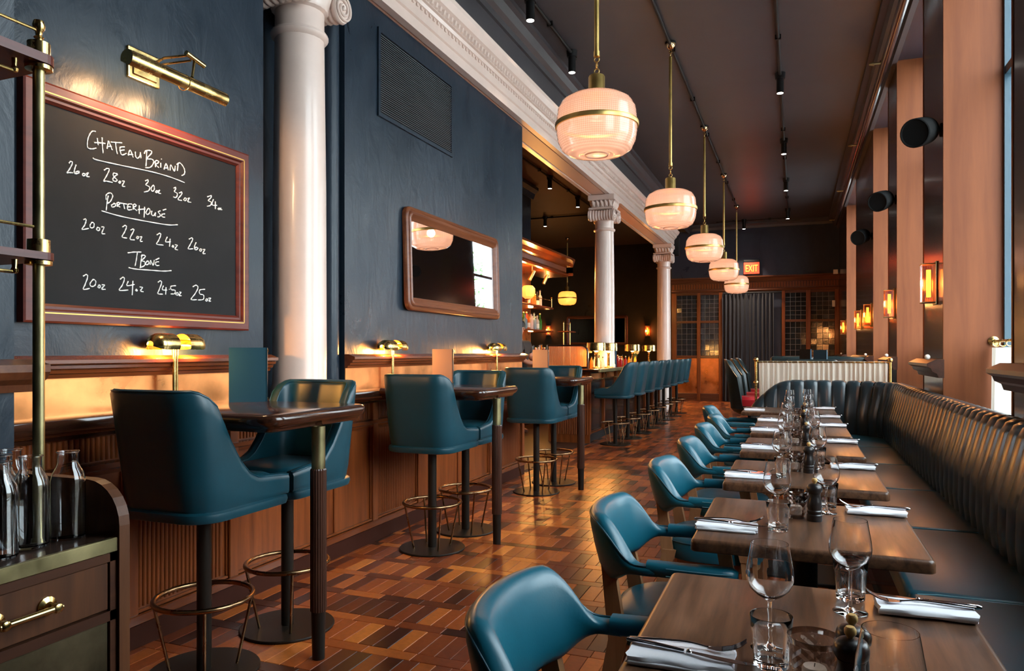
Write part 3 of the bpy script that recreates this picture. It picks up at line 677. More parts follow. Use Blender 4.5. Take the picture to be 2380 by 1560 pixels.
# ------------------------------------------------------------------ ceiling grille and wall mirror
vt = thing('air_vent', 'dark louvred air grille high on the left wall', 'vent', (WL, 4.36, 2.95))
vw, vh = 1.18, 0.62
obj('frame_border', MB().box(0, 0.014, 0, vw, 0, 0.03).box(0, 0.014, 0, vw, vh - 0.03, vh).box(0, 0.014, 0, 0.03, 0.03, vh - 0.03).box(0, 0.014, vw - 0.03, vw, 0.03, vh - 0.03), m_wall, vt)
obj('duct_void', MB().box(-0.02, 0.001, 0.03, vw - 0.03, 0.03, vh - 0.03), m_black, vt)
sl = mesh(MB().add([(0.002, 0.03, 0.004), (0.012, 0.03, -0.004), (0.012, vw - 0.03, -0.004), (0.002, vw - 0.03, 0.004), (0.002, 0.03, 0.006), (0.013, 0.03, -0.002), (0.013, vw - 0.03, -0.002), (0.002, vw - 0.03, 0.006)],
    [(0, 1, 2, 3), (4, 5, 6, 7), (0, 1, 5, 4), (1, 2, 6, 5), (2, 3, 7, 6), (3, 0, 4, 7)]), 'slat', plain('grey_slat_paint', (0.075, 0.095, 0.11), 0.3))
for k in range(36): obj('slat', sl, None, vt, loc=(0, 0, 0.044 + k * (vh - 0.088) / 35))
def wall_mirror(name, label, loc, w_, h_, rz, fwid=0.10, z=0):
    t = thing(name, label, 'mirror', loc, rz)
    rc = 0.07
    def rr(inset, x, rad):
        pts = []
        for cx, cz, a0 in ((w_ - inset - rad, h_ - inset - rad, 0), (inset + rad, h_ - inset - rad, 90), (inset + rad, inset + rad, 180), (w_ - inset - rad, inset + rad, 270)):
            for k in range(6):
                a = radians(a0 + k * 18); pts.append((x, cx + rad * cos(a), cz + rad * sin(a)))
        return pts
    steps = [(0.0, 0.0, rc), (0.0, 0.028, rc), (0.006, 0.036, rc - 0.004), (0.022, 0.040, rc - 0.012), (0.032, 0.032, rc - 0.02), (0.038, 0.042, rc - 0.024), (0.055, 0.046, rc - 0.035), (0.07, 0.036, rc - 0.045), (0.078, 0.026, 0.018), (fwid - 0.006, 0.022, 0.006), (fwid, 0.012, 0.002), (fwid, 0.0, 0.002)]
    obj('frame', MB().grid([rr(i_, x, rd) for i_, x, rd in steps], close_v=True), m_frame2, t, 45)
    obj('glass', MB().box(0.004, 0.012, fwid - 0.004, w_ - fwid + 0.004, fwid - 0.004, h_ - fwid + 0.004), m_mirror, t)
    return t
wall_mirror('wall_mirror', 'wood framed wall mirror reflecting a pendant and a bright window', (WL + 0.022, 4.70, 1.61), 1.79, 0.78, 0).rotation_euler = (0, radians(-1.5), 0)
wall_mirror('wall_mirror', 'wood framed mirror on the far wall of the bar room', (-6.87, 22.4, 1.50), 1.98, 0.95, -pi / 2, 0.10)

# ------------------------------------------------------------------ bar chairs (bucket seat on a pole with a foot ring)
def make_bar_chair():
    t = thing('bar_chair', '', 'bar chair', (0, 0, 0))
    hw, yb, yf, rc = 0.228, -0.235, 0.245, 0.115
    path = []       # (x, y, nx, ny, sarc) front-left round the back to front-right
    for k in range(9): path.append((-hw, yf - (yf - (yb + rc)) * k / 8, -1, 0))
    for k in range(1, 7):
        a = pi + k * (pi / 2) / 6; path.append((-hw + rc + rc * cos(a), yb + rc + rc * sin(a), cos(a), sin(a)))
    for k in range(1, 5): path.append((-hw + rc + (2 * hw - 2 * rc) * k / 5, yb, 0, -1))
    path += [(-x, y, -nx, ny) for x, y, nx, ny in path[:15][::-1]]
    def top(x, y):
        if y <= yb + rc:
            c = (yb + rc - y) / rc
            return 1.105 + 0.055 * min(1, c * 1.6) ** 0.6
        q = max(0, min(1, (0.09 - y) / (0.09 - yb - rc)))
        return 0.800 - 0.014 * max(0, (y - 0.09) / 0.155) + 0.305 * q ** 2.3
    zb = 0.698; P = []
    for x, y, nx, ny in path:
        zt = top(x, y); T = 0.048; row = []
        def pt(off, z):
            f = (z - zb) / 0.5
            back = max(0.0, min(1.0, (0.10 - y) / 0.25))
            lean = -0.075 * f * back
            wid = 1 + 0.05 * f * (0.3 + 0.7 * back)
            return ((x - nx * off) * wid, (y - ny * off) + lean, z)
        for k in range(9): row.append(pt(0.0 if k else 0.006, zb + (zt - 0.02 - zb) * k / 8))
        row += [pt(0.006, zt - 0.007), pt(T * 0.35, zt), pt(T * 0.7, zt - 0.002), pt(T * 0.97, zt - 0.012)]
        for k in range(6): row.append(pt(T, zt - 0.03 - (zt - 0.03 - 0.72) * k / 5))
        P.append(row)
    mb = MB().grid(P); nv = len(P[0]); mb.f.append(tuple(range(nv))[::-1]); o = (len(P) - 1) * nv; mb.f.append(tuple(range(o, o + nv)))
    shell = obj('shell', mb, m_teal, t, 50)
    for side_ in (8, 9):
        obj('piping', MB().tube([Vector(r_[9]) for r_ in P], 0.0032, 6) if side_ == 8 else MB().tube([Vector(r_[12]) for r_ in P], 0.003, 6), m_tealdark, shell, 60)
    def rounded(off, z, yfront):
        pts = []; a_, b_ = hw - off, 0
        for cx, cy, a0 in ((a_ - 0.05, yfront - 0.05, 0), (-a_ + 0.05, yfront - 0.05, 90)):
            for k in range(5):
                a = radians(a0 + k * 22.5); pts.append((cx + 0.05 * cos(a), cy + 0.05 * sin(a), z))
        R_ = rc - off if off > 0 else rc
        for cx, cy, a0 in ((-a_ + R_, yb + off + R_, 180), (a_ - R_, yb + off + R_, 270)):
            for k in range(6):
                a = radians(a0 + k * 18); pts.append((cx + R_ * cos(a), cy + R_ * sin(a), z))
        return pts
    def slab(levels, mat, nm, sm=50):
        rows = [rounded(off, z, yfr) for off, z, yfr in levels]
        m_ = MB().grid(rows, close_v=True); n_ = len(rows[0]); m_.f.append(tuple(range(n_))[::-1]); o_ = (len(rows) - 1) * n_; m_.f.append(tuple(range(o_, o_ + n_)))
        return obj(nm, m_, mat, t, sm)
    slab([(0.012, 0.655, 0.235), (-0.006, 0.661, 0.252), (-0.010, 0.676, 0.256), (-0.008, 0.692, 0.254), (0.006, 0.700, 0.24)], m_teal, 'seat_band')
    slab([(0.046, 0.70, 0.246), (0.046, 0.745, 0.252), (0.050, 0.772, 0.244), (0.075, 0.788, 0.215), (0.14, 0.796, 0.15)], m_teal, 'seat_cushion')
    obj('mounting_plate', MB().rbox(-0.09, 0.09, -0.09, 0.09, 0.643, 0.655, 0.003, 1), m_black, t)
    obj('pole', MB().cyl((0, 0, 0.012), (0, 0, 0.645), 0.0285, n=20), m_darkmetal, t, 40)
    obj('base_disc', MB().lathe([(0, 0), (0.215, 0), (0.217, 0.003), (0.217, 0.008), (0.213, 0.012), (0, 0.013)], 40), m_darkmetal, t, 40)
    obj('foot_ring', MB().ring((0, 0, 0.305), 0.188, 0.0105, 40, 10), m_bronze, t, 60)
    for k in range(4):
        a = pi / 4 + k * pi / 2
        obj('strut', MB().cyl((0.125 * cos(a), 0.125 * sin(a), 0.012), (0.186 * cos(a), 0.186 * sin(a), 0.300), 0.0065, n=8), m_bronze, t, 40)
    return t
bc = make_bar_chair()
SX = -2.24
bc.location = (SX, 2.285, 0); bc.rotation_euler = (0, 0, 0); GP = 'teal bar chairs at the wall tables'
bc['label'] = 'largest teal leather bar chair, back to the viewer, by the near wall table'; bc['group'] = GP
for (y, rz, lb) in ((2.803, pi, 'teal bar chair facing the viewer across the near wall table'), (4.27, 0, 'teal bar chair, back to the viewer, at the middle wall table'), (4.788, pi, 'teal bar chair behind the middle wall table, facing the viewer'),
                    (6.335, 0, 'teal bar chair, back to the viewer, at the wall table nearest the bar'), (6.853, pi, 'teal bar chair facing the viewer behind the wall table nearest the bar')):
    dup(bc, lb, (SX, y, 0), rz, GP)
ORD = ['nearest', 'second', 'third', 'fourth', 'fifth', 'sixth', 'seventh', 'farthest']
for k in range(8):
    dup(bc, '%s teal bar chair in the row along the bar counter' % ORD[k] if k in (0, 7) else '%s teal bar chair from the near end of the bar counter' % ORD[k], (-2.36, 10.0 + 0.80 * k, 0), pi / 2, 'teal bar chairs along the bar')

# ------------------------------------------------------------------ peninsula wall tables
def make_pen():
    t = thing('wall_table', '', 'table', (0, 0, 0))
    x0, x1, hy = -2.595, -1.84, 0.34
    def outline(off, z):
        pts = []; R_ = 0.075
        xa, ya = x1 + off, hy + off
        pts.append((x0, -ya, z))
        for k in range(7):
            a = radians(-90 + k * 15); pts.append((xa - R_ - off + (R_ + off) * cos(a), -ya + R_ + off + (R_ + off) * sin(a), z))
        pts.append((xa + 0.0, 0, z))
        for k in range(7):
            a = radians(k * 15); pts.append((xa - R_ - off + (R_ + off) * cos(a), ya - R_ - off + (R_ + off) * sin(a), z))
        pts.append((x0, ya, z)); return pts
    lv = [(-0.05, 0.985), (-0.035, 0.990), (-0.030, 1.000), (-0.022, 1.006), (-0.008, 1.016), (0.0, 1.030), (0.0, 1.044), (-0.008, 1.054), (-0.02, 1.0585)]
    rows = [outline(o, z) for o, z in lv]; mb = MB().grid(rows, close_v=True); n_ = len(rows[0])
    mb.f.append(tuple(range(n_))[::-1]); o_ = (len(rows) - 1) * n_; mb.f.append(tuple(range(o_, o_ + n_)))
    obj('table_top', mb, m_darkwood, t, 40)
    lx = -1.885
    obj('leg', MB().lathe([(0.026, 0.20), (0.034, 0.203), (0.034, 0.80), (0.031, 0.806)], 40, (lx, 0, 0), rib=lambda i, z: -0.07 * (i % 2)), m_darkwood_z, t)
    obj('brass_collar', MB().lathe([(0.0285, 0.80), (0.0285, 0.985)], 20, (lx, 0, 0)), m_brassdull, t, 40)
    obj('foot_sleeve', MB().lathe([(0, 0), (0.026, 0.0), (0.030, 0.205), (0, 0.206)], 20, (lx, 0, 0)), m_darkmetal, t, 40)
    return t
pn_ = make_pen(); pn_.location = (0, 2.56, 0); pn_['group'] = 'wall tables'
pn_['label'] = 'near dark polished wall table on one reeded leg, below the chalkboard'
dup(pn_, 'middle dark polished wall table on a reeded leg, left of the mirror', (0, 4.53, 0), 0, 'wall tables')
dup(pn_, 'far dark polished wall table on a reeded leg, next to the bar', (0, 6.59, 0), 0, 'wall tables')

# ------------------------------------------------------------------ brass table lamps on the ledge
def make_desk_lamp():
    t = thing('table_lamp', '', 'lamp', (0, 0, 0))
    obj('base_plate', MB().rbox(-0.04, 0.05, -0.075, 0.075, 0.0, 0.010, 0.003, 1), m_brass, t)
    obj('stem', MB().cyl((0.0, -0.012, 0.008), (0.0, -0.012, 0.285), 0.008, n=12).cyl((0.0, 0.004, 0.008), (0.0, 0.004, 0.285), 0.005, n=10), m_brass, t, 40)
    obj('cross_bar', MB().cyl((0.0, -0.12, 0.295), (0.0, 0.12, 0.295), 0.015, n=16), m_brass, t, 40)
    for s in (-1, 1):
        P = []
        for k in range(8):
            q = k / 7; y = s * (0.03 + 0.115 * q); rr = 0.052 * (1 if q < 0.62 else sqrt(max(0.0, 1 - ((q - 0.62) / 0.38) ** 2) * 0.9 + 0.1))
            P.append([(0.0 + rr * cos(radians(a)) * 1.15, y, 0.285 + rr * sin(radians(a))) for a in range(-24, 205, 12)])
        sh = obj('shade', MB().grid(P), m_brass, t, 50)
        obj('bulb', MB().cyl((0, s * 0.055, 0.298), (0, s * 0.105, 0.298), 0.009), m_bulb, sh, 40)
        lamp('table_lamp_glow', (0.0, s * 0.08, 0.255), 10.0, WARM, 0.02, t)
    return t
dl = make_desk_lamp(); dl.location = (-2.645, 2.53, 1.0465); dl['group'] = 'brass ledge lamps'
dl['label'] = 'nearest brass double-shade table lamp, below the chalkboard'
dup(dl, 'brass double-shade table lamp left of the wall mirror', (-2.645, 4.45, 1.0465), 0, 'brass ledge lamps')
dup(dl, 'brass double-shade table lamp under the right end of the wall mirror', (-2.645, 6.36, 1.0465), 0, 'brass ledge lamps')
# ------------------------------------------------------------------ standing menus
def menu(label, loc, rz, w_, h_, front, back, name='menu'):
    t = thing(name, label, 'menu', loc, rz)
    obj('cover', MB().box(-w_ / 2, w_ / 2, -0.012, -0.004, 0, h_), front, t)
    obj('back_cover', MB().box(-w_ / 2, w_ / 2, 0.016, 0.024, 0, h_), back, t)
    obj('spine', MB().box(w_ / 2 - 0.008, w_ / 2, -0.012, 0.024, 0, h_), m_tealboard, t)
    for z in (0.015, h_ - 0.015): obj('corner_stud', MB().cyl((w_ / 2, 0.006, z), (w_ / 2 + 0.003, 0.006, z), 0.006, n=8), m_brass, t)
    return t
menu('teal menu standing on the near wall table', (-2.46, 2.79, 1.0585), radians(38), 0.175, 0.262, m_tealboard, m_tealboard)
menu('brown-faced menu standing on the middle wall table', (-2.43, 4.80, 1.0585), radians(18), 0.155, 0.262, m_menuback, m_tealboard)
menu('brown-faced menu standing on the wall table nearest the bar', (-2.38, 6.86, 1.0585), radians(8), 0.16, 0.262, m_menuback, m_tealboard)

# ------------------------------------------------------------------ service cabinet, shelf rack and carafes
CX, CY0, CY1, CZ = -1.36, 0.15, 1.14, 0.90
sc_ = thing('service_cabinet', 'dark wood service cabinet with brass edged top in the bottom left corner', 'cabinet', (0, 0, 0))
obj('carcass', MB().box(-1.90, CX - 0.012, CY0, CY1, 0.06, 0.868), m_cab, sc_)
obj('plinth', MB().box(-1.88, CX - 0.03, CY0, CY1, 0.0, 0.06), m_black, sc_)
tp = obj('top', MB().box(-1.90, CX - 0.008, CY0, CY1, 0.870, CZ), wood('dark_cabinet_top_wood', (0.03, 0.016, 0.012), (0.06, 0.035, 0.026), 'y', rough=0.12, coat=0.7), sc_)
obj('brass_edge', MB().rbox(CX - 0.008, CX + 0.004, CY0, CY1, 0.872, CZ + 0.002, 0.002, 1), m_brassdull, tp)
endp = [(-1.90, 0.0), (CX + 0.008, 0.0), (CX + 0.008, 0.915)]
for k in range(8):
    a = radians(k * 90 / 7); endp.append((CX + 0.008 - 0.095 + 0.095 * cos(a), 0.925 + 0.095 * sin(a)))
endp.append((-1.90, 1.02))
obj('end_panel', MB().prism(endp, 'y', CY1, CY1 + 0.026), m_cabz, sc_)
obj('front_rail', MB().box(CX - 0.012, CX, CY0, CY1, 0.853, 0.874).box(CX - 0.012, CX, CY0, CY1, 0.727, 0.748).box(CX - 0.012, CX, CY1 - 0.016, CY1, 0.06, 0.874), m_cab, sc_)
dr = obj('drawer', MB().rbox(CX - 0.012, CX - 0.003, CY0 + 0.2, CY1 - 0.018, 0.751, 0.851, 0.002, 1), m_cabz, sc_)
hb = MB()
for yy in (0.885, 0.985): hb.lathe([(0, 0), (0.019, 0), (0.019, 0.004), (0.010, 0.008), (0.007, 0.02), (0.011, 0.028), (0.009, 0.036), (0, 0.04)], 14, m=Matrix.Translation((CX - 0.003, yy, 0.803)) @ Matrix.Rotation(pi / 2, 4, 'Y'))
hb.cyl((CX + 0.027, 0.875, 0.803), (CX + 0.027, 0.995, 0.803), 0.0065, n=12)
obj('handle', hb, m_brass, dr, 40)
obj('lower_panel', MB().rbox(CX - 0.012, CX - 0.004, CY0 + 0.2, CY1 - 0.018, 0.08, 0.725, 0.002, 1), plain('tarnished_metal_panel', (0.16, 0.13, 0.075), 0.35, metal=0.9, var=0.5, vscale=7), sc_)
rk = thing('shelf_rack', 'brass post rack with wooden shelves standing on the service cabinet', 'shelf', (-1.525, 1.085, CZ))
obj('post', MB().cyl((0, 0, 0), (0, 0, 1.035), 0.0115, n=20), m_brassdull, rk, 40)
obj('floor_flange', MB().lathe([(0, 0), (0.03, 0), (0.03, 0.006), (0.015, 0.012), (0.0135, 0.02)], 20), m_brassdull, rk, 40)
for z, tkn in ((0.598, 0.016), (1.020, 0.02)):
    ou = [(0.028 * cos(radians(a)), 0.028 * sin(radians(a))) for a in range(0, 181, 20)] + [(-0.03, -0.9), (0.028, -0.9)]
    ou = [(-0.22, 0.0)] + [(-0.20, 0.028)] + [(0.028 * cos(radians(a)), 0.028 * sin(radians(a))) for a in range(90, -1, -15)] + [(0.028, -0.9), (-0.22, -0.9)]
    sh = obj('shelf_board', MB().prism(ou, 'z', z, z + tkn), m_frame, rk)
    obj('collar', MB().lathe([(0.0135, -0.012), (0.026, -0.010), (0.026, -0.002), (0.0135, 0)], 20, (0, 0, z)).lathe([(0.0135, 0), (0.022, 0.0), (0.022, 0.028), (0.0135, 0.03)], 20, (0, 0, z + tkn)), m_brass, sh, 40)
    obj('gallery_rail', MB().cyl((0, 0, z + tkn + 0.055), (0, -0.9, z + tkn + 0.055), 0.0035, n=8).cyl((0.0, -0.055, z - 0.03), (0, -0.9, z - 0.03), 0.004, n=8).lathe([(0, 0), (0.006, 0.002), (0.008, 0.008), (0.005, 0.014), (0.006, 0.03)], 10, (0, -0.052, z - 0.034)), m_brass, sh, 40)
obj('finial', MB().lathe([(0.008, 1.06), (0.007, 1.076), (0.010, 1.080), (0.006, 1.084), (0.007, 1.092), (0.011, 1.097), (0.0125, 1.107), (0.010, 1.116), (0, 1.119)], 18), m_brass, rk, 50)
def make_carafe():
    t = thing('carafe', '', 'carafe', (0, 0, 0))
    out = [(0, 0.0), (0.030, 0.0), (0.033, 0.004), (0.033, 0.125), (0.030, 0.140), (0.0225, 0.154), (0.0195, 0.163), (0.0195, 0.182), (0.0215, 0.186)]
    inn = [(0.0205, 0.186), (0.0183, 0.182), (0.0183, 0.163), (0.0213, 0.1535), (0.0288, 0.1395), (0.0318, 0.1245), (0.0318, 0.008), (0.028, 0.005), (0, 0.006)]
    obj('bottle_body', MB().lathe(out + inn, 32), m_glass, t, 50)
    obj('lip', MB().ring((0, 0, 0.1855), 0.0212, 0.0012, 28, 6), m_glass, t, 60)
    return t
cf = make_carafe()
spots = [(-1.464, 1.025, 'front clear glass carafe, in front of the brass post'), (-1.440, 0.945, 'clear glass carafe at the left of the front row on the cabinet'), (-1.535, 1.010, 'clear glass carafe just behind the front one, left of the brass post'), (-1.458, 1.102, 'clear glass carafe at the right end, against the cabinet end panel'),
         (-1.600, 1.075, 'clear glass carafe standing furthest back beside the brass post'), (-1.515, 0.925, 'clear glass carafe cut by the left edge of the picture'), (-1.615, 0.985, 'clear glass carafe in the back row behind the others')]
for i, (x, y, lb) in enumerate(spots):
    if i == 0: cf.location = (x, y, CZ); cf['label'] = lb; cf['group'] = 'glass carafes on the service cabinet'
    else: dup(cf, lb, (x, y, CZ), 0, 'glass carafes on the service cabinet')

# ------------------------------------------------------------------ bar counter
BT = 1.06
br = thing('bar_counter', 'long bar counter with polished top, brass edge and panelled front', 'bar counter', (0, 0, 0))
btop = obj('counter_top', MB().rbox(-3.40, -2.56, 9.90, 17.4, BT - 0.045, BT, 0.006, 1), plain('warm_stone_top', (0.20, 0.10, 0.05), 0.12, coat=0.5, var=0.3, vscale=4), br)
obj('brass_edge', MB().rbox(-2.575, -2.545, 9.88, 17.42, BT - 0.05, BT + 0.002, 0.006, 2), m_brassdull, btop)
obj('bullnose_end', MB().prism([(9.90, BT - 0.05), (9.84, BT - 0.05), (9.815, BT - 0.03), (9.81, BT - 0.01), (9.83, BT), (9.90, BT)], 'x', -3.40, -2.56), m_darkwood, btop, 40)
obj('body', MB().box(-3.34, -2.765, 9.99, 17.3, 0.12, BT - 0.05), m_darkwood_z, br)
obj('plinth', MB().box(-3.30, -2.76, 10.02, 17.28, 0.0, 0.12), m_black, br)
for k in range(10):
    y = 10.0 + k * 0.805
    obj('post', MB().rbox(-2.766, -2.715, y - 0.03, y + 0.03, 0.12, BT - 0.05, 0.004, 1), m_mahog, br)
    if k < 9: obj('front_panel', MB().rbox(-2.768, -2.75, y + 0.045, y + 0.76, 0.16, 0.86, 0.006, 1), plain('dark_glossy_panel', (0.020, 0.018, 0.018), 0.15) if k == 0 else bpy.data.materials['dark_glossy_panel'], br)
    if k < 9: obj('upper_panel', MB().rbox(-2.768, -2.75, y + 0.045, y + 0.76, 0.885, 0.985, 0.004, 1), m_copper, br)
obj('bottom_bead', MB().rbox(-2.77, -2.73, 10.0, 17.3, 0.12, 0.145, 0.004, 1), m_mahog_y, br)
obj('purse_rail', MB().cyl((-2.70, 10.0, 0.90), (-2.70, 17.3, 0.90), 0.009, n=10), m_brass, br, 40)
ep = obj('end_panel', MB().box(-3.34, -2.72, 9.965, 9.99, 0.0, BT - 0.05), m_mahog, br)
re = mesh(MB().prism([(-0.0125 * cos(pi * i / 6), -0.012 * sin(pi * i / 6)) for i in range(7)], 'z', 0.12, 0.96), 'reed', m_reed, 50)
x = -3.30
while x < -2.75: obj('reed', re, None, ep, loc=(x, 9.966, 0)); x += 0.027
# reeded glass screen at the bar's near end
gs = thing('glass_screen', 'rounded wood framed reeded glass screen on the near end of the bar', 'screen', (-3.34, 9.96, BT))
pts = [(0.0, 0, 0.0), (0.0, 0, 0.33)] + [(0.50 + 0.09 * sin(radians(a)), 0, 0.24 + 0.09 * cos(radians(a))) for a in range(0, 91, 15)] + [(0.59, 0, 0.0)]
obj('frame', MB().tube(pts, 0.014, 8), m_darkwood, gs, 60)
rg = MB(); x = 0.01; P = []
i_ = 0
while x < 0.578:
    zt = 0.33 if x < 0.5 else 0.24 + sqrt(max(0, 0.09 ** 2 - (x - 0.5) ** 2))
    P.append([(x, 0.004 * sin(i_ * pi / 2), 0.012), (x, 0.004 * sin(i_ * pi / 2), zt - 0.006)]); x += 0.005; i_ += 1
obj('reeded_pane', MB().grid(P), milk('reeded_amber_glass', (0.75, 0.34, 0.14), 0.35), gs, 80)
obj('bottom_rail', MB().rbox(0.0, 0.59, -0.015, 0.015, 0.0, 0.03, 0.004, 1), m_darkwood, gs)
# bar lamps
def make_bar_lamp():
    t = thing('bar_lamp', '', 'lamp', (0, 0, 0))
    obj('base', MB().lathe([(0, 0), (0.07, 0), (0.07, 0.012), (0.02, 0.022), (0.012, 0.03)], 20), m_brass, t, 40)
    obj('glass_stem', MB().lathe([(0.018, 0.03), (0.022, 0.06), (0.017, 0.20), (0.03, 0.225)], 14), m_brass, t, 40)
    sh = obj('shade', MB().lathe([(0.11, 0.375), (0.130, 0.37), (0.135, 0.36), (0.135, 0.265), (0.140, 0.255), (0.13, 0.254)], 28), m_brass, t, 40)
    obj('shade_top', MB().lathe([(0, 0.372), (0.11, 0.375)], 28), m_brass, sh, 40)
    obj('globe', MB().ball((0, 0, 0.275), 0.038, 12), m_bulb, t, 60)
    lamp('bar_lamp_glow', (0, 0, 0.19), 20.0, WARM, 0.05, t)
    return t
bl = make_bar_lamp(); GB = 'brass drum lamps on the bar'
bl.location = (-2.66, 9.55 + 0.55, BT); bl['label'] = 'nearest brass drum lamp on the bar, behind the glass screen'; bl['group'] = GB
for (y, lb) in ((10.68, 'second brass drum lamp on the bar, in front of the middle column'), (12.75, 'third brass drum lamp on the bar, beyond the middle column'), (14.3, 'fourth brass drum lamp on the bar, beside the far column')):
    dup(bl, lb, (-2.625 if y < 11 else -2.70, y, BT), 0, GB)
# small things on the bar top
def bottle_mesh(r, h, neck=0.35):
    return MB().lathe([(0, 0), (r, 0), (r, h * (1 - neck) - 0.01), (r * 0.8, h * (1 - neck) + 0.01), (r * 0.36, h * (1 - neck) + 0.04), (r * 0.34, h - 0.02), (r * 0.42, h - 0.018), (r * 0.42, h), (0, h)], 12)
def tint(name, c, tr=0.6, rough=0.06):
    m, nt, b = nodes(name); b.inputs['Base Color'].default_value = (*c, 1); b.inputs['Roughness'].default_value = rough
    b.inputs['Transmission Weight'].default_value = tr; b.inputs['IOR'].default_value = 1.2; return m
TINTS = [('clear', tint('clear_spirit', (0.9, 0.85, 0.78))), ('green', tint('green_bottle_glass', (0.12, 0.45, 0.06))), ('amber', tint('amber_spirit', (0.75, 0.30, 0.04))), ('red', tint('red_spirit', (0.65, 0.05, 0.04))),
         ('pale blue', tint('blue_bottle_glass', (0.25, 0.40, 0.55))), ('brown', tint('brown_bottle_glass', (0.22, 0.08, 0.03))), ('dark', tint('dark_bottle_glass', (0.03, 0.03, 0.03), 0.1)), ('pink', tint('pink_spirit', (0.85, 0.35, 0.40)))]
m_label = plain('paper_label', (0.75, 0.68, 0.55), 0.7); m_foil = plain('gold_foil', (0.8, 0.55, 0.2), 0.3, metal=0.8)
BM = {}
def bottle(kind, loc, h, r, label, group, cat='bottle', withlabel=True):
    cname, mat = TINTS[kind]; key = (round(h, 2), round(r, 3))
    t = thing('bottle', label, cat, loc, random.uniform(-1, 1), group)
    obj('glass_body', mesh(bottle_mesh(r, h), 'glass_body', mat, 45), None, t)
    obj('cap', MB().cyl((0, 0, h - 0.002), (0, 0, h + 0.02), r * 0.4, n=8), m_foil if kind % 2 else m_black, t)
    if withlabel: obj('paper_label', MB().lathe([(r + 0.001, h * 0.15), (r + 0.001, h * 0.45)], 12), m_label, t)
BP = ['just beyond the glass screen', 'beside the flower vase', 'left of the second bar lamp', 'right of the second bar lamp', 'between the second and third lamps', 'just before the third lamp', 'close to the third lamp', 'beyond the third lamp']
j = 0
for (y, kinds) in ((10.30, (0, 0, 2)), (10.55, (0, 2, 0)), (11.75, (3, 3, 2)), (12.1, (3, 2, 7)), (12.9, (2, 0, 2))):
    for q, kd in enumerate(kinds):
        bottle(kd, (-2.68 - 0.07 * q, y + 0.06 * q, BT), 0.15 + 0.02 * (q % 2), 0.026, '%s dasher bottle on the bar, %s, %s of its three' % (TINTS[kd][0], ['just beyond the glass screen', 'left of the middle column', 'right of the second lamp', 'between the second and third lamps', 'beyond the third lamp'][j], ['front', 'middle', 'rear'][q]), 'small bottles on the bar top', withlabel=False)
    j += 1
def vase(loc, label):
    t = thing('flower_vase', label, 'vase', loc, group='flower vases on the bar')
    obj('jar', MB().lathe([(0, 0), (0.045, 0), (0.048, 0.01), (0.04, 0.15), (0.05, 0.165)], 16), m_carafe, t, 40)
    st = MB(); fl = MB(); rnd = random.Random(len(label))
    for k in range(14):
        a = rnd.uniform(0, 2 * pi); q = rnd.uniform(0.02, 0.10); h = rnd.uniform(0.2, 0.27)
        st.tube([(0.02 * cos(a), 0.02 * sin(a), 0.01), (0.03 * cos(a), 0.03 * sin(a), 0.14), (q * cos(a), q * sin(a), h)], 0.002, 5)
        for e in range(5): fl.ball((q * cos(a) + rnd.uniform(-.02, .02), q * sin(a) + rnd.uniform(-.02, .02), h + rnd.uniform(-.01, .02)), 0.012, 6)
    obj('stems', st, m_leaf, t); o = obj('blossoms', fl, plain('cream_petals', (0.75, 0.62, 0.30), 0.7), t); o['kind'] = 'stuff'
vase((-3.02, 10.80, BT), 'jar of cream flowers on the bar left of the middle column lamp')
vase((-2.78, 13.35, BT), 'jar of cream flowers on the bar between the third and fourth lamps')
menu('teal menu standing on the bar behind the second drum lamp', (-2.80, 11.55, BT), radians(20), 0.19, 0.26, m_tealboard, m_tealboard)

# ------------------------------------------------------------------ back bar: canopy, shelves, bottles
bb = thing('back_bar', 'wooden back bar with carved canopy and lit bottle shelves', 'shelf unit', (0, 0, 0))
cnp = [(-5.0, 2.86), (-4.45, 2.86), (-4.42, 2.88), (-4.42, 2.92), (-4.46, 2.94), (-4.46, 3.06), (-4.42, 3.09), (-4.38, 3.16), (-4.30, 3.20), (-4.30, 3.24), (-5.0, 3.24)]
can = obj('canopy', MB().prism(cnp, 'y', 8.2, 14.5).prism([(14.5, 2.88), (14.53, 2.92), (14.50, 2.94), (14.50, 3.06), (14.54, 3.09), (14.60, 3.16), (14.66, 3.20), (14.66, 3.24), (14.5, 3.24)], 'x', -5.0, -4.32), m_mahog_y, bb)
dm = mesh(MB().rbox(-0.006, 0.008, -0.014, 0.014, 2.96, 3.05, 0.004, 1), 'flute', m_mahog)
for k in range(84): obj('flute', dm, None, can, loc=(-4.46, 11.45 + k * 0.036, 0))
obj('back_panel', MB().box(-5.0, -4.98, 9.0, 13.75, 0.9, 2.86), m_copper, bb)
for z in (1.72, 2.18): obj('shelf', MB().rbox(-4.98, -4.50, 9.0, 13.75, z - 0.035, z, 0.005, 1), m_mahog_y, bb)
obj('counter', MB().box(-5.0, -4.45, 8.5, 14.0, 0.0, 1.10), m_darkwood_z, bb)
for yy in (12.2, 13.1): lamp('shelf_glow', (-4.75, yy, 2.12), 10, WARM, 0.05, bb); lamp('shelf_glow', (-4.75, yy, 1.66), 10, WARM, 0.05, bb); lamp('shelf_glow', (-4.4, yy, 2.7), 30, WARM, 0.05, bb)
pr = obj('gallery_post', MB().cyl((-4.53, 13.72, 2.18), (-4.53, 13.72, 2.36), 0.010).ball((-4.53, 13.72, 2.37), 0.02, 8).cyl((-4.53, 13.72, 2.32), (-4.53, 12.7, 2.32), 0.006), m_brass, bb, 40)
for yy in (12.55, 13.35):
    obj('canopy_light', MB().cyl((-4.52, yy, 2.86), (-4.52, yy, 2.78), 0.012).cyl((-4.50, yy + 0.03, 2.80), (-4.56, yy - 0.04, 2.62), 0.035), m_brassdull, bb, 40)
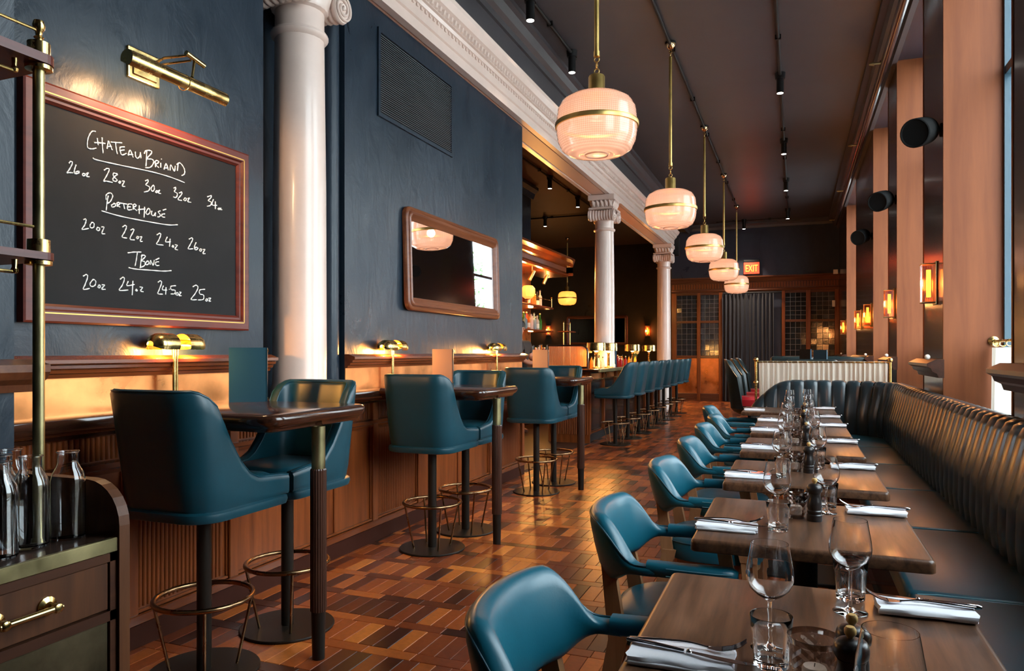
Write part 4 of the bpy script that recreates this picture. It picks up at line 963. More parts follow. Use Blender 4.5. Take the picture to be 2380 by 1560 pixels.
rows = [(1.10, 'counter of the back bar', 12), (1.72, 'lower lit shelf of the back bar', 12), (2.18, 'top shelf of the back bar', 12)]
PLACE = ['first', 'second', 'third', 'fourth', 'fifth', 'sixth', 'seventh', 'eighth', 'ninth', 'tenth', 'eleventh', 'twelfth']
for z, nm, n in rows:
    for k in range(n):
        kd = random.choice((0, 0, 1, 2, 2, 3, 4, 5, 7, 6))
        bottle(kd, (-4.86 + 0.13 * (k % 2) + (0.15 if z < 1.2 else 0), 13.68 - k * 0.085, z), random.uniform(0.26, 0.34), random.uniform(0.036, 0.046), '%s bottle, %s from right on the %s' % (TINTS[kd][0], PLACE[k], nm), 'bottles on the ' + nm, withlabel=(k % 3 == 0))
cs = thing('brass_shelf_stand', 'slim brass post stand with a small shelf at the end of the back bar', 'stand', (-4.4, 14.1, 1.10))
for yy in (0.0, 0.45): obj('post', MB().cyl((0, yy, 0), (0, yy, 0.80), 0.012).ball((0, yy, 0.81), 0.02, 8), m_brass, cs, 40)
obj('shelf', MB().rbox(-0.12, 0.12, -0.03, 0.48, 0.60, 0.625, 0.005, 1), m_mahog_y, cs)
obj('gallery_rail', MB().cyl((0, 0, 0.78), (0, 0.45, 0.78), 0.008), m_brass, cs, 40)
obj('stand_foot', MB().box(-0.2, 0.2, -0.05, 0.5, -1.10, 0.0), m_darkwood_z, cs)
lg = thing('lamp_vase', 'glowing shell-shaped glass lamp on the top shelf of the back bar', 'lamp', (-4.60, 12.55, 2.18))
obj('stem', MB().lathe([(0, 0), (0.05, 0), (0.02, 0.02), (0.02, 0.08), (0.05, 0.10)], 14), m_brass, lg, 40)
obj('shell_shade', MB().lathe([(0.05, 0.10), (0.10, 0.14), (0.125, 0.22), (0.12, 0.29), (0.08, 0.34), (0, 0.35)], 20, rib=lambda i, z: 0.06 * (i % 2)), emit('glowing_amber_shell', (1.0, 0.42, 0.08), 1.0), lg, 30)
lamp('shell_glow', (0.25, 0, 0.3), 6, WARM, 0.08, lg)

# ------------------------------------------------------------------ bartender partly hidden behind the wall end
ps = thing('person', 'person in a black short-sleeved shirt behind the bar, mostly hidden by the wall end', 'person', (-4.03, 10.55, 0))
def skin_body(name, joints, edges, mat, parent, root=0):
    me = bpy.data.meshes.new(name); me.from_pydata([j[0] for j in joints], edges, []); me.materials.append(mat)
    o = bpy.data.objects.new(name, me); COL.objects.link(o); o.parent = parent
    md = o.modifiers.new('skin', 'SKIN'); md.use_smooth_shade = True
    for i, j in enumerate(joints):
        me.skin_vertices[0].data[i].radius = j[1] if isinstance(j[1], tuple) else (j[1], j[1])
        me.skin_vertices[0].data[i].use_root = (i == root)
    ss = o.modifiers.new('subdivision', 'SUBSURF'); ss.levels = 2; ss.render_levels = 2
    return o
J = [((0, 0, 0.95), (0.15, 0.11)), ((0, 0, 1.15), (0.14, 0.10)), ((0, 0, 1.36), (0.16, 0.11)), ((0, 0, 1.48), 0.065), ((0.01, 0, 1.56), 0.055), ((0.02, 0, 1.64), (0.075, 0.09)), ((0.02, 0, 1.74), 0.075),
     ((0.09, 0.17, 1.42), 0.058), ((0.10, 0.26, 1.22), 0.046), ((0.24, 0.24, 1.13), 0.040), ((0.36, 0.20, 1.13), 0.032), ((0.44, 0.17, 1.13), (0.030, 0.040)),
     ((0.09, -0.17, 1.42), 0.058), ((0.10, -0.26, 1.22), 0.046), ((0.24, -0.20, 1.13), 0.040), ((0.36, -0.12, 1.13), 0.032), ((0.44, -0.08, 1.13), (0.030, 0.040)),
     ((0, 0.09, 0.90), 0.09), ((0.01, 0.10, 0.50), 0.062), ((0, 0.10, 0.09), 0.045), ((0.13, 0.11, 0.045), 0.04), ((0, -0.09, 0.90), 0.09), ((0.01, -0.10, 0.50), 0.062), ((0, -0.10, 0.09), 0.045), ((0.13, -0.11, 0.045), 0.04)]
ED = [(0, 1), (1, 2), (2, 3), (3, 4), (4, 5), (5, 6), (2, 7), (7, 8), (8, 9), (9, 10), (10, 11), (2, 12), (12, 13), (13, 14), (14, 15), (15, 16), (0, 17), (17, 18), (18, 19), (19, 20), (0, 21), (21, 22), (22, 23), (23, 24)]
skin_body('body', J, ED, m_skin, ps)
JS = [((0, 0, 0.94), (0.17, 0.125)), ((0, 0, 1.15), (0.16, 0.115)), ((0, 0, 1.36), (0.175, 0.125)), ((0, 0, 1.45), 0.085), ((0.09, 0.17, 1.42), 0.075), ((0.098, 0.245, 1.27), 0.066), ((0.09, -0.17, 1.42), 0.075), ((0.098, -0.245, 1.27), 0.066)]
skin_body('shirt', JS, [(0, 1), (1, 2), (2, 3), (2, 4), (4, 5), (2, 6), (6, 7)], m_cloth_black, ps)
JT = [((0, 0, 0.96), (0.165, 0.12)), ((0, 0.09, 0.88), 0.105), ((0.01, 0.10, 0.50), 0.078), ((0, 0.10, 0.12), 0.065), ((0, -0.09, 0.88), 0.105), ((0.01, -0.10, 0.50), 0.078), ((0, -0.10, 0.12), 0.065)]
skin_body('trousers', JT, [(0, 1), (1, 2), (2, 3), (0, 4), (4, 5), (5, 6)], m_cloth_black, ps)
for s in (-1, 1):
    for f_ in range(4):
        skin_body('finger', [((0.455, s * 0.125 + (f_ - 1.5) * 0.017 + 0.045, 1.135), 0.009), ((0.495, s * 0.12 + (f_ - 1.5) * 0.018 + 0.045, 1.125), 0.008), ((0.52 - abs(f_ - 1.5) * 0.006, s * 0.118 + (f_ - 1.5) * 0.018 + 0.045, 1.105), 0.007)], [(0, 1), (1, 2)], m_skin, ps)
    skin_body('thumb', [((0.42, s * 0.125 + 0.045 - s * 0.03, 1.135), 0.011), ((0.455, s * 0.125 + 0.045 - s * 0.058, 1.13), 0.009), ((0.485, s * 0.125 + 0.045 - s * 0.06, 1.12), 0.008)], [(0, 1), (1, 2)], m_skin, ps)
obj('hair', MB().lathe([(0.10, 0.0), (0.105, 0.05), (0.085, 0.10), (0.04, 0.125), (0, 0.13)], 16, (0.005, 0, 1.68)), m_black, ps, 60)
obj('nose', MB().ball((0.10, 0, 1.655), 0.016, 8), m_skin, ps, 60)
for s in (-1, 1):
    obj('eye', MB().ball((0.088, s * 0.032, 1.685), 0.012, 8), m_wax, ps, 60); obj('ear', MB().ball((0.02, s * 0.085, 1.66), 0.022, 8), m_skin, ps, 60)
obj('mouth', MB().ball((0.092, 0, 1.61), 0.012, 8, 0.4), m_redvinyl, ps, 60)

# ------------------------------------------------------------------ pendants
def pendant(label, loc, zc, mat, energy, col, group, R=0.272):
    t = thing('pendant_lamp', label, 'pendant lamp', (loc[0], loc[1], zc), group=group)
    hgt = 0.40
    out = [(0.10, 0.205), (0.19, 0.195), (0.235, 0.165), (0.262, 0.115), (R - 0.004, 0.06), (R, 0.02)]
    low = [(R, 0.0), (R - 0.002, -0.05), (R - 0.012, -0.105), (0.235, -0.155), (0.19, -0.185), (0.12, -0.197), (0.085, -0.188), (0.07, -0.196), (0.03, -0.198), (0, -0.198)]
    rib = lambda i, z: 0.010 * (i % 2)
    def dense(pr):
        o = []
        for (a, b) in zip(pr, pr[1:]):
            for k in range(4): o.append((a[0] + (b[0] - a[0]) * k / 4 - (0.0018 if k % 2 else 0), a[1] + (b[1] - a[1]) * k / 4))
        o.append(pr[-1]); return o
    up = obj('upper_shade', MB().lathe(dense(out), 128, rib=rib), mat, t, 60)
    lo = obj('lower_shade', MB().lathe(dense(low), 128, rib=rib), mat, t, 60)
    obj('lens', MB().ring((0, 0, -0.196), 0.075, 0.006, 32, 6), mat, lo, 60)
    obj('brass_band', MB().lathe([(R, 0.024), (R + 0.010, 0.022), (R + 0.013, 0.008), (R + 0.010, -0.008), (R, -0.010)], 48), m_satin, t, 50)
    obj('holder', MB().lathe([(0.105, 0.203), (0.060, 0.21), (0.056, 0.215), (0.056, 0.335), (0.050, 0.345), (0.012, 0.348), (0.012, 0.36)], 28), m_satin, t, 40)
    ch = MB()
    for k in range(3):
        z = 0.375 + k * 0.04
        ch.ring((0, 0, z), 0.017, 0.0045, 14, 6, 'x' if k % 2 else 'y')
    obj('chain', ch, m_satin, t, 60)
    zt = CEIL - zc
    cn = obj('canopy', MB().lathe([(0, zt - 0.075), (0.02, zt - 0.072), (0.045, zt - 0.05), (0.055, zt - 0.025), (0.055, zt - 0.02)], 24), plain('polished_brass', (0.85, 0.55, 0.28), 0.08, metal=1.0) if 'polished_brass' not in bpy.data.materials else bpy.data.materials['polished_brass'], t, 50)
    obj('junction_box', MB().cyl((0, 0, zt - 0.022), (0, 0, zt), 0.06, n=16), m_black, cn, 40)
    obj('rod', MB().cyl((0, 0, 0.485), (0, 0, zt - 0.16), 0.0165, n=14).cyl((0, 0, 0.475), (0, 0, 0.51), 0.021, n=14), m_satin, t, 40)
    obj('upper_chain', MB().ring((0, 0, zt - 0.14), 0.016, 0.0045, 14, 6, 'x').ring((0, 0, zt - 0.105), 0.016, 0.0045, 14, 6, 'y'), m_brass, t, 60)
    lamp('pendant_glow', (0, 0, 0.0), energy, col, 0.05, t)
    return t
PG = 'ribbed glass pendants down the middle of the room'
NAMES = ['largest ribbed pink glass pendant lamp, nearest the viewer', 'second ribbed glass pendant lamp from the viewer', 'third ribbed glass pendant lamp from the viewer', 'fourth ribbed glass pendant lamp from the viewer', 'farthest ribbed glass pendant lamp, left of the exit sign']
for k, yy in enumerate((4.80, 7.92, 11.05, 14.15, 17.3)):
    pendant(NAMES[k], (-1.262, yy), 2.835, m_pend, 4.4, (1.0, 0.60, 0.40), PG)
pendant('amber ribbed pendant lamp hanging over the bar room', (-6.25, 20.4), 2.87, m_pendbar, 8.0, (1.0, 0.48, 0.16), None)

# ------------------------------------------------------------------ ceiling conduit and spotlights
def track(name, label, pts, r=0.017):
    t = thing(name, label, 'conduit', pts[0])
    p0 = Vector(pts[0]); obj('conduit_tube', MB().tube([Vector(p) - p0 for p in pts], r, 10), m_black, t, 50)
    L = (Vector(pts[-1]) - p0); n = max(2, int(L.length / 1.6))
    for k in range(n):
        q = L * ((k + 0.5) / n); obj('saddle_clip', MB().box(q.x - 0.03, q.x + 0.03, q.y - 0.012, q.y + 0.012, q.z - 0.02, CEIL - p0.z), m_black, t)
ZT = CEIL - 0.03
track('conduit_run', 'black ceiling conduit feeding the row of pendants', [(-1.262, 0.5, ZT), (-1.262, 17.3, ZT)])
track('conduit_run', 'black ceiling conduit carrying spotlights on the window side', [(-0.175, 0.5, ZT), (-0.175, 19.2, ZT)])
track('conduit_run', 'black ceiling conduit carrying spotlights beside the white beam', [(-2.32, 0.5, ZT), (-2.32, 7.9, ZT)])
track('conduit_run', 'black ceiling conduit crossing near the far wall', [(-1.9, 19.2, ZT), (-0.175, 19.2, ZT)], 0.012)
track('conduit_run', 'black conduit with spotlights on the bar room ceiling along the beam', [(-4.36, 8.0, ZT), (-4.36, 17.0, ZT)])
track('conduit_run', 'black conduit crossing the bar room ceiling', [(-8.0, 17.0, ZT), (-3.2, 17.0, ZT)])
def spot(label, loc, group, energy=16, col=(1.0, 0.80, 0.60)):
    t = thing('ceiling_spotlight', label, 'spotlight', (loc[0], loc[1], CEIL - 0.24), group=group)
    obj('can', MB().cyl((0, 0, 0), (0, 0, 0.17), 0.042, n=20), m_black, t, 40)
    obj('mount', MB().cyl((0, 0, 0.17), (0, 0, 0.24), 0.055, 0.062, n=16), m_black, t, 40)
    obj('lens', MB().lathe([(0, -0.002), (0.036, -0.002), (0.036, 0.003)], 20), m_spotface, t)
    lamp('spot_beam', (0, 0, -0.012), energy, col, 0.03, t, 'SPOT', radians(75))
SG = 'black ceiling spotlights'
for l, lb in (((-2.32, 6.39), 'black ceiling spotlight at the top edge, shining towards the viewer'), ((-2.32, 7.75), 'black ceiling spotlight left of the largest pendant'), ((-0.175, 9.28), 'nearest black spotlight on the window-side conduit'),
              ((-0.175, 12.16), 'second black spotlight on the window-side conduit'), ((-0.175, 14.93), 'third black spotlight on the window-side conduit'), ((-0.175, 18.1), 'farthest black spotlight on the window-side conduit'), ((-1.22, 19.2), 'small black spotlight near the far wall above the exit sign'),
              ((-4.36, 13.1), 'nearer black spotlight on the bar room ceiling'), ((-4.36, 15.0), 'black spotlight on the bar room ceiling just left of the column'), ((-5.78, 17.0), 'black spotlight on the crossing conduit of the bar room')): spot(lb, l, SG, 320 if l[1] > 18.9 else (260 if l[0] < -4 else 16), (1.0, 0.52, 0.22) if l[0] < -4 else (1.0, 0.80, 0.60))
for l, lb in (((-5.2, 20.6), 'tiny bright spotlight in the bar room, left of the middle column'), ((-3.75, 19.2), 'tiny bright spotlight in the bar room, right of the middle column')): spot(lb, l, SG, 150, (1.0, 0.52, 0.22))

# ------------------------------------------------------------------ window-side sconces and speakers
def sconce(label, loc, rz, group, energy=7.0):
    t = thing('wall_sconce', label, 'sconce', loc, rz, group)     # local +x points out of the wall
    obj('backplate', MB().rbox(0.0, 0.012, -0.07, 0.07, -0.02, 0.31, 0.003, 1), m_brassdull, t)
    P = []
    n = 60
    for i in range(n + 1):
        a = i / n; per = 0.16 + 0.11 + 0.16
        d = a * per; rb = 0.0035 * abs(sin(i * pi / 2))
        if d < 0.11: x, y = 0.012 + d / 0.11 * 0.085 * 1.0, -0.055 - rb
        elif d < 0.32: x, y = 0.097 + rb, -0.055 + (d - 0.11) / 0.21 * 0.11
        else: x, y = 0.097 - (d - 0.32) / 0.11 * 0.085, 0.055 + rb
        P.append([(x, y, 0.0), (x, y, 0.29)])
    obj('ribbed_shade', MB().grid(P), m_sconce, t, 25)
    obj('cap_plate', MB().box(0.0, 0.103, -0.061, 0.061, 0.288, 0.296), m_brassdull, t)
    obj('cap_plate', MB().box(0.0, 0.103, -0.061, 0.061, -0.006, 0.002), m_brassdull, t)
    obj('tube_bulb', MB().cyl((0.05, 0, 0.04), (0.05, 0, 0.25), 0.016, n=12), m_tube, t, 40)
    lamp('sconce_glow', (0.125, 0, 0.145), energy, (1.0, 0.42, 0.12), 0.05, t)
    return t
SCG = 'amber ribbed sconces on the window piers'
for yy, lb in ((6.35, 'largest amber ribbed glass sconce, on the nearest window pier in view'), (8.86, 'second amber ribbed sconce from the viewer on the window piers'), (11.42, 'third amber ribbed sconce, on the wide pier, nearer of its two'), (13.15, 'fourth amber ribbed sconce, on the wide pier, farther of its two'), (17.1, 'farthest amber ribbed sconce on the window side')):
    sconce(lb, (WR, yy, 1.68), pi, SCG)
sconce('glowing sconce on the far wall of the bar room, right of the mirror', (-4.27, 22.4, 1.80), -pi / 2, 'bar room sconces', 14)
sconce('glowing sconce on the far wall of the bar room, behind the brass stand', (-7.5, 22.4, 1.85), -pi / 2, 'bar room sconces', 14)
def speaker(label, loc):
    t = thing('wall_speaker', label, 'speaker', loc, group='round black wall speakers')
    d = Vector((-0.50, -0.82, -0.28)).normalized()
    m = d.to_track_quat('Z', 'Y').to_matrix().to_4x4(); m.translation = Vector((-0.14, 0, 0))
    obj('housing', MB().lathe([(0, -0.11), (0.07, -0.11), (0.098, -0.085), (0.105, 0.0), (0.105, 0.095), (0.098, 0.10), (0.09, 0.09), (0, 0.085)], 28, m=m), m_speaker, t, 40)
    obj('bracket', MB().cyl((0, 0, 0), (-0.10, 0, 0), 0.022, n=10).cyl((-0.012, 0, 0), (0, 0, 0), 0.05, n=14), m_speaker, t, 40)
for yy, lb in ((6.10, 'nearest black drum speaker high on a window pier'), (8.72, 'middle black drum speaker high on a window pier'), (11.35, 'farthest black drum speaker, above the two pier sconces')): speaker(lb, (WR, yy, 2.93))

# ------------------------------------------------------------------ far partition: frieze, leaded windows, copper panels, curtain
pt_ = thing('partition_screen', 'mahogany partition with leaded windows, copper panels and carved frieze across the far wall', 'partition', (0, YB, 0))
pt_['kind'] = 'structure'
pw = m_mahog_x
fzp = obj('frieze', MB().prism([(0, 2.86), (-0.06, 2.86), (-0.075, 2.90), (-0.06, 2.93), (-0.06, 3.10), (-0.09, 3.13), (-0.12, 3.19), (-0.16, 3.22), (-0.16, 3.25), (0, 3.25)], 'x', -3.1, 1.0), pw, pt_)
fm = mesh(MB().rbox(-0.022, 0.022, -0.075, -0.055, 2.955, 3.085, 0.006, 1), 'flute', m_mahog)
for k in range(60): obj('flute', fm, None, fzp, loc=(-3.05 + k * 0.068, 0, 0))
for x0, x1 in ((-3.10, -2.97), (-2.44, -2.35), (-1.88, -1.78), (-0.33, -0.25), (0.24, 0.35), (0.90, 1.0)):
    obj('stile', MB().rbox(x0, x1, -0.06, 0.0, 0.0, 2.86, 0.006, 1), m_mahog, pt_)
for a, b in ((-2.97, -2.44), (-2.35, -1.88), (-0.25, 0.24), (0.35, 0.90)):
    for z0, z1 in ((2.80, 2.86), (2.06, 2.12), (1.13, 1.20), (0.0, 0.20)): obj('cross_rail', MB().rbox(a, b, -0.05, 0.0, z0, z1, 0.005, 1), pw, pt_)
    cp2 = obj('copper_panel', MB().box(a, b, -0.02, 0.0, 0.20, 1.13), m_copper, pt_)
    for z0, z1 in ((1.20, 2.06), (2.12, 2.80)):
        nx = 4; nz = 6; lw = obj('leaded_light', MB().box(a, b, -0.012, -0.004, z0, z1), m_black, pt_)
        dx = (b - a) / nx; dz = (z1 - z0) / nz
        pmh = mesh(MB().box(0.005, dx - 0.005, -0.004, 0.0, 0.005, dz - 0.005), 'pane', m_darkpane)
        for i in range(nx):
            for j2 in range(nz): obj('pane', pmh, None, lw, loc=(a + i * dx, -0.0125, z0 + j2 * dz), rot=(random.uniform(-.012, .012), 0, random.uniform(-.012, .012)))
        cm = MB()
        for i in range(1, nx): cm.box(a + i * dx - 0.0028, a + i * dx + 0.0028, -0.022, -0.012, z0, z1)
        for j2 in range(1, nz): cm.box(a, b, -0.021, -0.012, z0 + j2 * dz - 0.0028, z0 + j2 * dz + 0.0028)
        obj('lead_cames', cm, m_lead, lw)
def pleats(x0, x1, z0, z1, amp, n, seed, taper=0.0):
    rnd = random.Random(seed); P = []; N_ = n * 10
    ph = [rnd.uniform(0.7, 1.3) for _ in range(n + 1)]; cum = [0]
    for q in ph: cum.append(cum[-1] + q)
    for i in range(N_ + 1):
        u = i / N_; x = x0 + (x1 - x0) * u
        k = u * n; kk = int(min(k, n - 1)); f = (cum[kk] + (k - kk) * ph[kk]) * 2 * pi
        row = []
        for j2 in range(9):
            v = j2 / 8; am = amp * (0.55 + 0.45 * v) * (0.7 + 0.6 * abs(sin(kk * 1.7 + 0.6)))
            row.append((x + taper * sin(f * 0.5 + 1) * v * (x1 - x0) / n * 0.25, am * sin(f), z1 + (z0 - z1) * v))
        P.append(row)
    return MB().grid(P)
dc = thing('door_curtain', 'heavy dark grey pleated curtain hanging in the far doorway', 'curtain', (0, YB - 0.11, 0))
obj('drape', pleats(-1.79, -0.52, 0.02, 2.80, 0.045, 13, 3, 1.0), m_darkcurtain, dc, 80)
obj('curtain_rod', MB().cyl((-1.78, 0, 2.82), (-0.33, 0, 2.82), 0.014), m_black, dc)
ex = thing('exit_sign', 'lit red exit sign with yellow letters on the far wall', 'sign', (-1.06, YB - 0.06, 3.30))
obj('housing', MB().rbox(-0.20, 0.20, -0.03, 0.06, 0.0, 0.37, 0.01, 1), m_black, ex)
obj('face', MB().box(-0.19, 0.19, -0.034, -0.028, 0.01, 0.30), emit('exit_red_face', (1.0, 0.05, 0.02), 0.75), ex)
fc = bpy.data.curves.new('exit_text', 'FONT'); fc.body = 'EXIT'; fc.size = 0.25; fc.extrude = 0.004; fc.align_x = 'CENTER'; fc.space_character = 1.0
fo = bpy.data.objects.new('tmp_text', fc); COL.objects.link(fo)
dg = bpy.context.evaluated_depsgraph_get(); tm = bpy.data.meshes.new_from_object(fo.evaluated_get(dg)); bpy.data.objects.remove(fo)
tm.materials.clear(); tm.materials.append(emit('exit_letters', (1.0, 0.50, 0.05), 1.15))
lt = obj('lettering', tm, None, ex, loc=(0, -0.038, 0.065), rot=(pi / 2, 0, 0)); lt.scale = (0.60, 1.0, 1)
lamp('exit_glow', (0, -0.25, 0.15), 1.2, (1.0, 0.05, 0.02), 0.1, ex)
tag(obj('thermostat', MB().rbox(0.86, 0.97, YB - 0.21, YB - 0.16, 3.22, 3.33, 0.01, 2), m_plug), 'small white sensor box beside the frieze of the far partition', 'sensor')
tag(obj('wall_box', MB().rbox(0.84, 0.91, YB - 0.10, YB - 0.06, 2.42, 2.58, 0.01, 2), m_plug), 'small white card holder on the right end of the far partition', 'box')
tag(obj('corner_speaker', MB().rbox(-2.70, -2.50, 16.952, 17.10, 3.52, 3.95, 0.02, 2), m_black), 'black box speaker on the end of the beam by the far column', 'speaker')

# ------------------------------------------------------------------ banquette
bq = thing('banquette', 'dark teal channel-back banquette along the windows, turning the corner at its far end', 'banquette', (0, 0, 0))
ZS = 0.47; ZTB = 1.0
def channel_mesh(w_, zl=ZTB, zr=ZTB):
    # local x = outwards from the wall (towards the sitter), y = along, z up; origin at the base of the front face
    P = []
    for i in range(7):
        q = -1 + 2 * i / 6; ztop = zl + (zr - zl) * (q + 1) / 2; mz = min(1.0, (ztop - 0.5) / 0.5)
        prof = [(0.0, ZS - 0.03), (0.012, ZS + 0.08), (0.008, 0.5 + 0.20 * mz), (-0.03, 0.5 + 0.34 * mz), (-0.055, ztop - 0.055), (-0.072, ztop - 0.018), (-0.10, ztop - 0.002), (-0.135, ztop), (-0.165, ztop - 0.012), (-0.18, ztop - 0.05)]
        bul = 0.020 * sqrt(max(0, 1 - q * q)) - 0.004
        row = []
        for k, (x, z) in enumerate(prof):
            if k < 5: row.append((x + bul, q * w_ / 2, z))
            elif k < 7: row.append((x + bul * 0.6, q * w_ / 2, z + bul * 0.5))
            else: row.append((x, q * w_ / 2, z + bul * 0.35))
        P.append(row)
    return MB().grid(P)
cw = 0.131
XF = 0.80                 # front face of the back at the seat
cmesh = mesh(channel_mesh(cw), 'back_channel', m_brownleather, 60)
Rr = 0.46; YE = 8.08      # corner radius, front face of the end back
y = -0.05
while y < YE - Rr: obj('back_channel', cmesh, None, bq, loc=(XF, y, 0), rot=(0, 0, pi)); y += cw
na = int(Rr * pi / 2 / cw) + 1
for k in range(na):
    a = (k + 0.5) / na * pi / 2
    obj('back_channel', cmesh, None, bq, loc=(XF - Rr + Rr * cos(a), YE - Rr + Rr * sin(a), 0), rot=(0, 0, a + pi))
x = XF - Rr - cw / 2; nE = 0; xs = []
while x > -0.40: xs.append(x); x -= cw
for i, x in enumerate(xs):
    left = len(xs) - 1 - i
    if left < 3:
        zl, zr = [(0.72, 0.86), (0.86, 0.965), (0.965, ZTB)][left]; mm = mesh(channel_mesh(cw, zl, zr), 'back_channel', m_brownleather, 60)
        # keep the slope of the shoulder between the outer channels
        obj('back_channel', mm, None, bq, loc=(x, YE, 0), rot=(0, 0, -pi / 2))
    else: obj('back_channel', cmesh, None, bq, loc=(x, YE, 0), rot=(0, 0, -pi / 2))
obj('back_board', MB().box(XF + 0.10, WR - 0.004, -0.1, 8.35, 0.0, 0.95), m_darkwood_y, bq)
obj('end_board', MB().prism([(-0.44, 0.0), (XF + 0.1, 0.0), (XF + 0.1, 0.95), (-0.10, 0.95), (-0.22, 0.86), (-0.44, 0.66)], 'y', YE + 0.10, YE + 0.22), m_brownleather, bq)
obj('corner_fill', MB().prism([(XF + 0.11, YE - Rr), (XF + 0.11, YE + 0.12), (XF - Rr, YE + 0.12)] + [(XF - Rr + (Rr + 0.09) * cos(a), YE - Rr + (Rr + 0.09) * sin(a)) for a in (pi / 2 * 0.75, pi / 2 * .5, pi / 2 * .25)], 'z', 0.3, 0.94), m_brownleather, bq)
y = -0.1; k = 0
cuts = [-0.1, 0.82, 1.83, 2.84, 3.88, 4.95, 6.0, 7.05]
m_seat = m_tealdark
for a, b in zip(cuts, cuts[1:]):
    c_ = obj('seat_cushion', MB().rbox(0.36, XF + 0.03, a + 0.003, b - 0.003, 0.37, ZS, 0.025, 3), m_seat, bq, 40)
    obj('seam', MB().tube([(0.39, b - 0.012, ZS - 0.004), (0.45, b - 0.012, ZS + 0.001), (XF, b - 0.012, ZS + 0.001)], 0.0022, 5), m_seam, c_)
cor = [(0.36, 7.05), (XF + 0.03, 7.05), (XF + 0.03, YE - 0.3), (XF - 0.25, YE + 0.02), (-0.38, YE + 0.02), (-0.38, YE - 0.42), (0.36, YE - 0.42)]
obj('seat_cushion', MB().prism(cor, 'z', 0.37, ZS), m_seat, bq)
obj('base', MB().box(0.42, XF + 0.1, -0.1, 7.65, 0.0, 0.37).box(-0.36, 0.42, YE - 0.36, YE + 0.1, 0.0, 0.37), m_darkwood_y, bq)
# cream curtain screen on brass posts behind the end of the banquette
cs2 = thing('curtain_screen', 'cream pleated cafe curtain on brass posts above the far end of the banquette', 'curtain', (0, YE + 0.27, 0))
for x, z0 in ((-0.405, 0.0), (0.905, 0.0)):
    po = obj('post', MB().cyl((x, 0, z0), (x, 0, 1.20), 0.013, n=14), m_brass, cs2, 40)
    obj('post_finial', MB().ball((x, 0, 1.215), 0.026, 14).lathe([(0.013, 0.955), (0.024, 0.96), (0.024, 0.975), (0.013, 0.985)], 16, (x, 0, 0)), m_brass, po, 50)
obj('rail', MB().cyl((-0.405, 0, 1.19), (0.905, 0, 1.19), 0.009, n=12).cyl((-0.405, 0, 0.72), (0.905, 0, 0.72), 0.007, n=10), m_brass, cs2, 40)
obj('drape', pleats(-0.375, 0.885, 0.72, 1.20, 0.013, 26, 9, 0.6), m_curtain, cs2, 80)
# half curtains at the windows
for i, (a, b) in enumerate(WINDOWS):
    if b < 2.0: continue
    t = thing('window_curtain', ['cream half curtain on a brass rod low in the window beside the viewer', 'cream half curtain on a brass rod in the nearest visible window', 'cream half curtain in the window beyond the largest sconce', 'cream half curtain in the window before the wide pier', 'cream half curtain in the farthest window'][i], 'curtain', (WR + WD - 0.06, a, 0), pi / 2, 'cream half curtains in the windows')
    L = b - a
    obj('rod', MB().cyl((0.024, 0, 1.375), (L - 0.024, 0, 1.375), 0.010, n=10).lathe([(0, 0), (0.035, 0), (0.035, 0.01), (0.015, 0.02)], 16, m=Matrix.Translation((L - 0.024, 0, 1.375)) @ Matrix.Rotation(-pi / 2, 4, 'Y')), m_brass, t, 40)
    for k in range(10): obj('ring', MB().ring((L - 0.10 - k * L / 10.5, 0, 1.36), 0.022, 0.004, 14, 5, 'x'), m_brass, t, 50)
    obj('drape', pleats(0.04, L - 0.04, 0.76, 1.33, 0.022, 15, 21 + i, 0.5), m_curtain, t, 80)

# ------------------------------------------------------------------ dining tables
def dining_table(label, x0, x1, y0, y1):
    t = thing('dining_table', label, 'table', ((x0 + x1) / 2, (y0 + y1) / 2, 0), group='walnut dining tables along the banquette')
    hx, hy = (x1 - x0) / 2, (y1 - y0) / 2
    def ol(off, z, R_=0.02):
        pts = []
        for cx, cy, a0 in ((hx - R_, hy - R_, 0), (-hx + R_, hy - R_, 90), (-hx + R_, -hy + R_, 180), (hx - R_, -hy + R_, 270)):
            for k in range(6):
                q = radians(a0 + k * 18); pts.append((cx + (R_ - off) * cos(q), cy + (R_ - off) * sin(q), z))
        return pts
    rows = [ol(o, z) for o, z in ((0.004, 0.714), (0.0, 0.717), (0.0, 0.738), (0.0025, 0.745), (0.007, 0.749), (0.012, 0.750))]
    mb = MB().grid(rows, close_v=True); mb.f.append(tuple(range(24))[::-1]); mb.f.append(tuple(range(120, 144)))
    obj('table_top', mb, m_table, t, 40)
    obj('pedestal', MB().cyl((0, 0, 0.02), (0, 0, 0.70), 0.038, n=20), m_black, t, 40)
    obj('foot_plate', MB().rbox(-0.20, 0.20, -0.20, 0.20, 0.0, 0.02, 0.006, 2), m_black, t)
    obj('top_bracket', MB().rbox(-0.22, 0.22, -0.03, 0.03, 0.70, 0.714, 0.003, 1).rbox(-0.03, 0.03, -0.24, 0.24, 0.70, 0.714, 0.003, 1), m_black, t)
TX0, TX1 = -0.29, 0.345
TABLES = [('out-of-focus front table', 0.44, 1.130), ('nearest full table', 1.140, 1.840), ('second table', 2.170, 2.845), ('third table', 3.170, 3.870), ('fourth table', 4.180, 4.900), ('fifth table', 5.160, 5.925), ('sixth table', 5.935, 6.70), ('farthest table', 6.96, 7.62)]
TLAB = ['walnut table edge closest to the viewer, butted to the nearest full table', 'nearest walnut dining table, at the bottom right', 'second walnut dining table from the viewer, with candle and black mill', 'third walnut dining table from the viewer, with two place settings',
        'fourth walnut dining table from the viewer', 'fifth walnut dining table, nearer half of the joined pair', 'sixth walnut dining table, farther half of the joined pair', 'farthest walnut dining table, by the curved end of the banquette']
for (nm, a, b), lb in zip(TABLES, TLAB): dining_table(lb, TX0 if nm != 'farthest table' else -0.47, TX1, a, b)

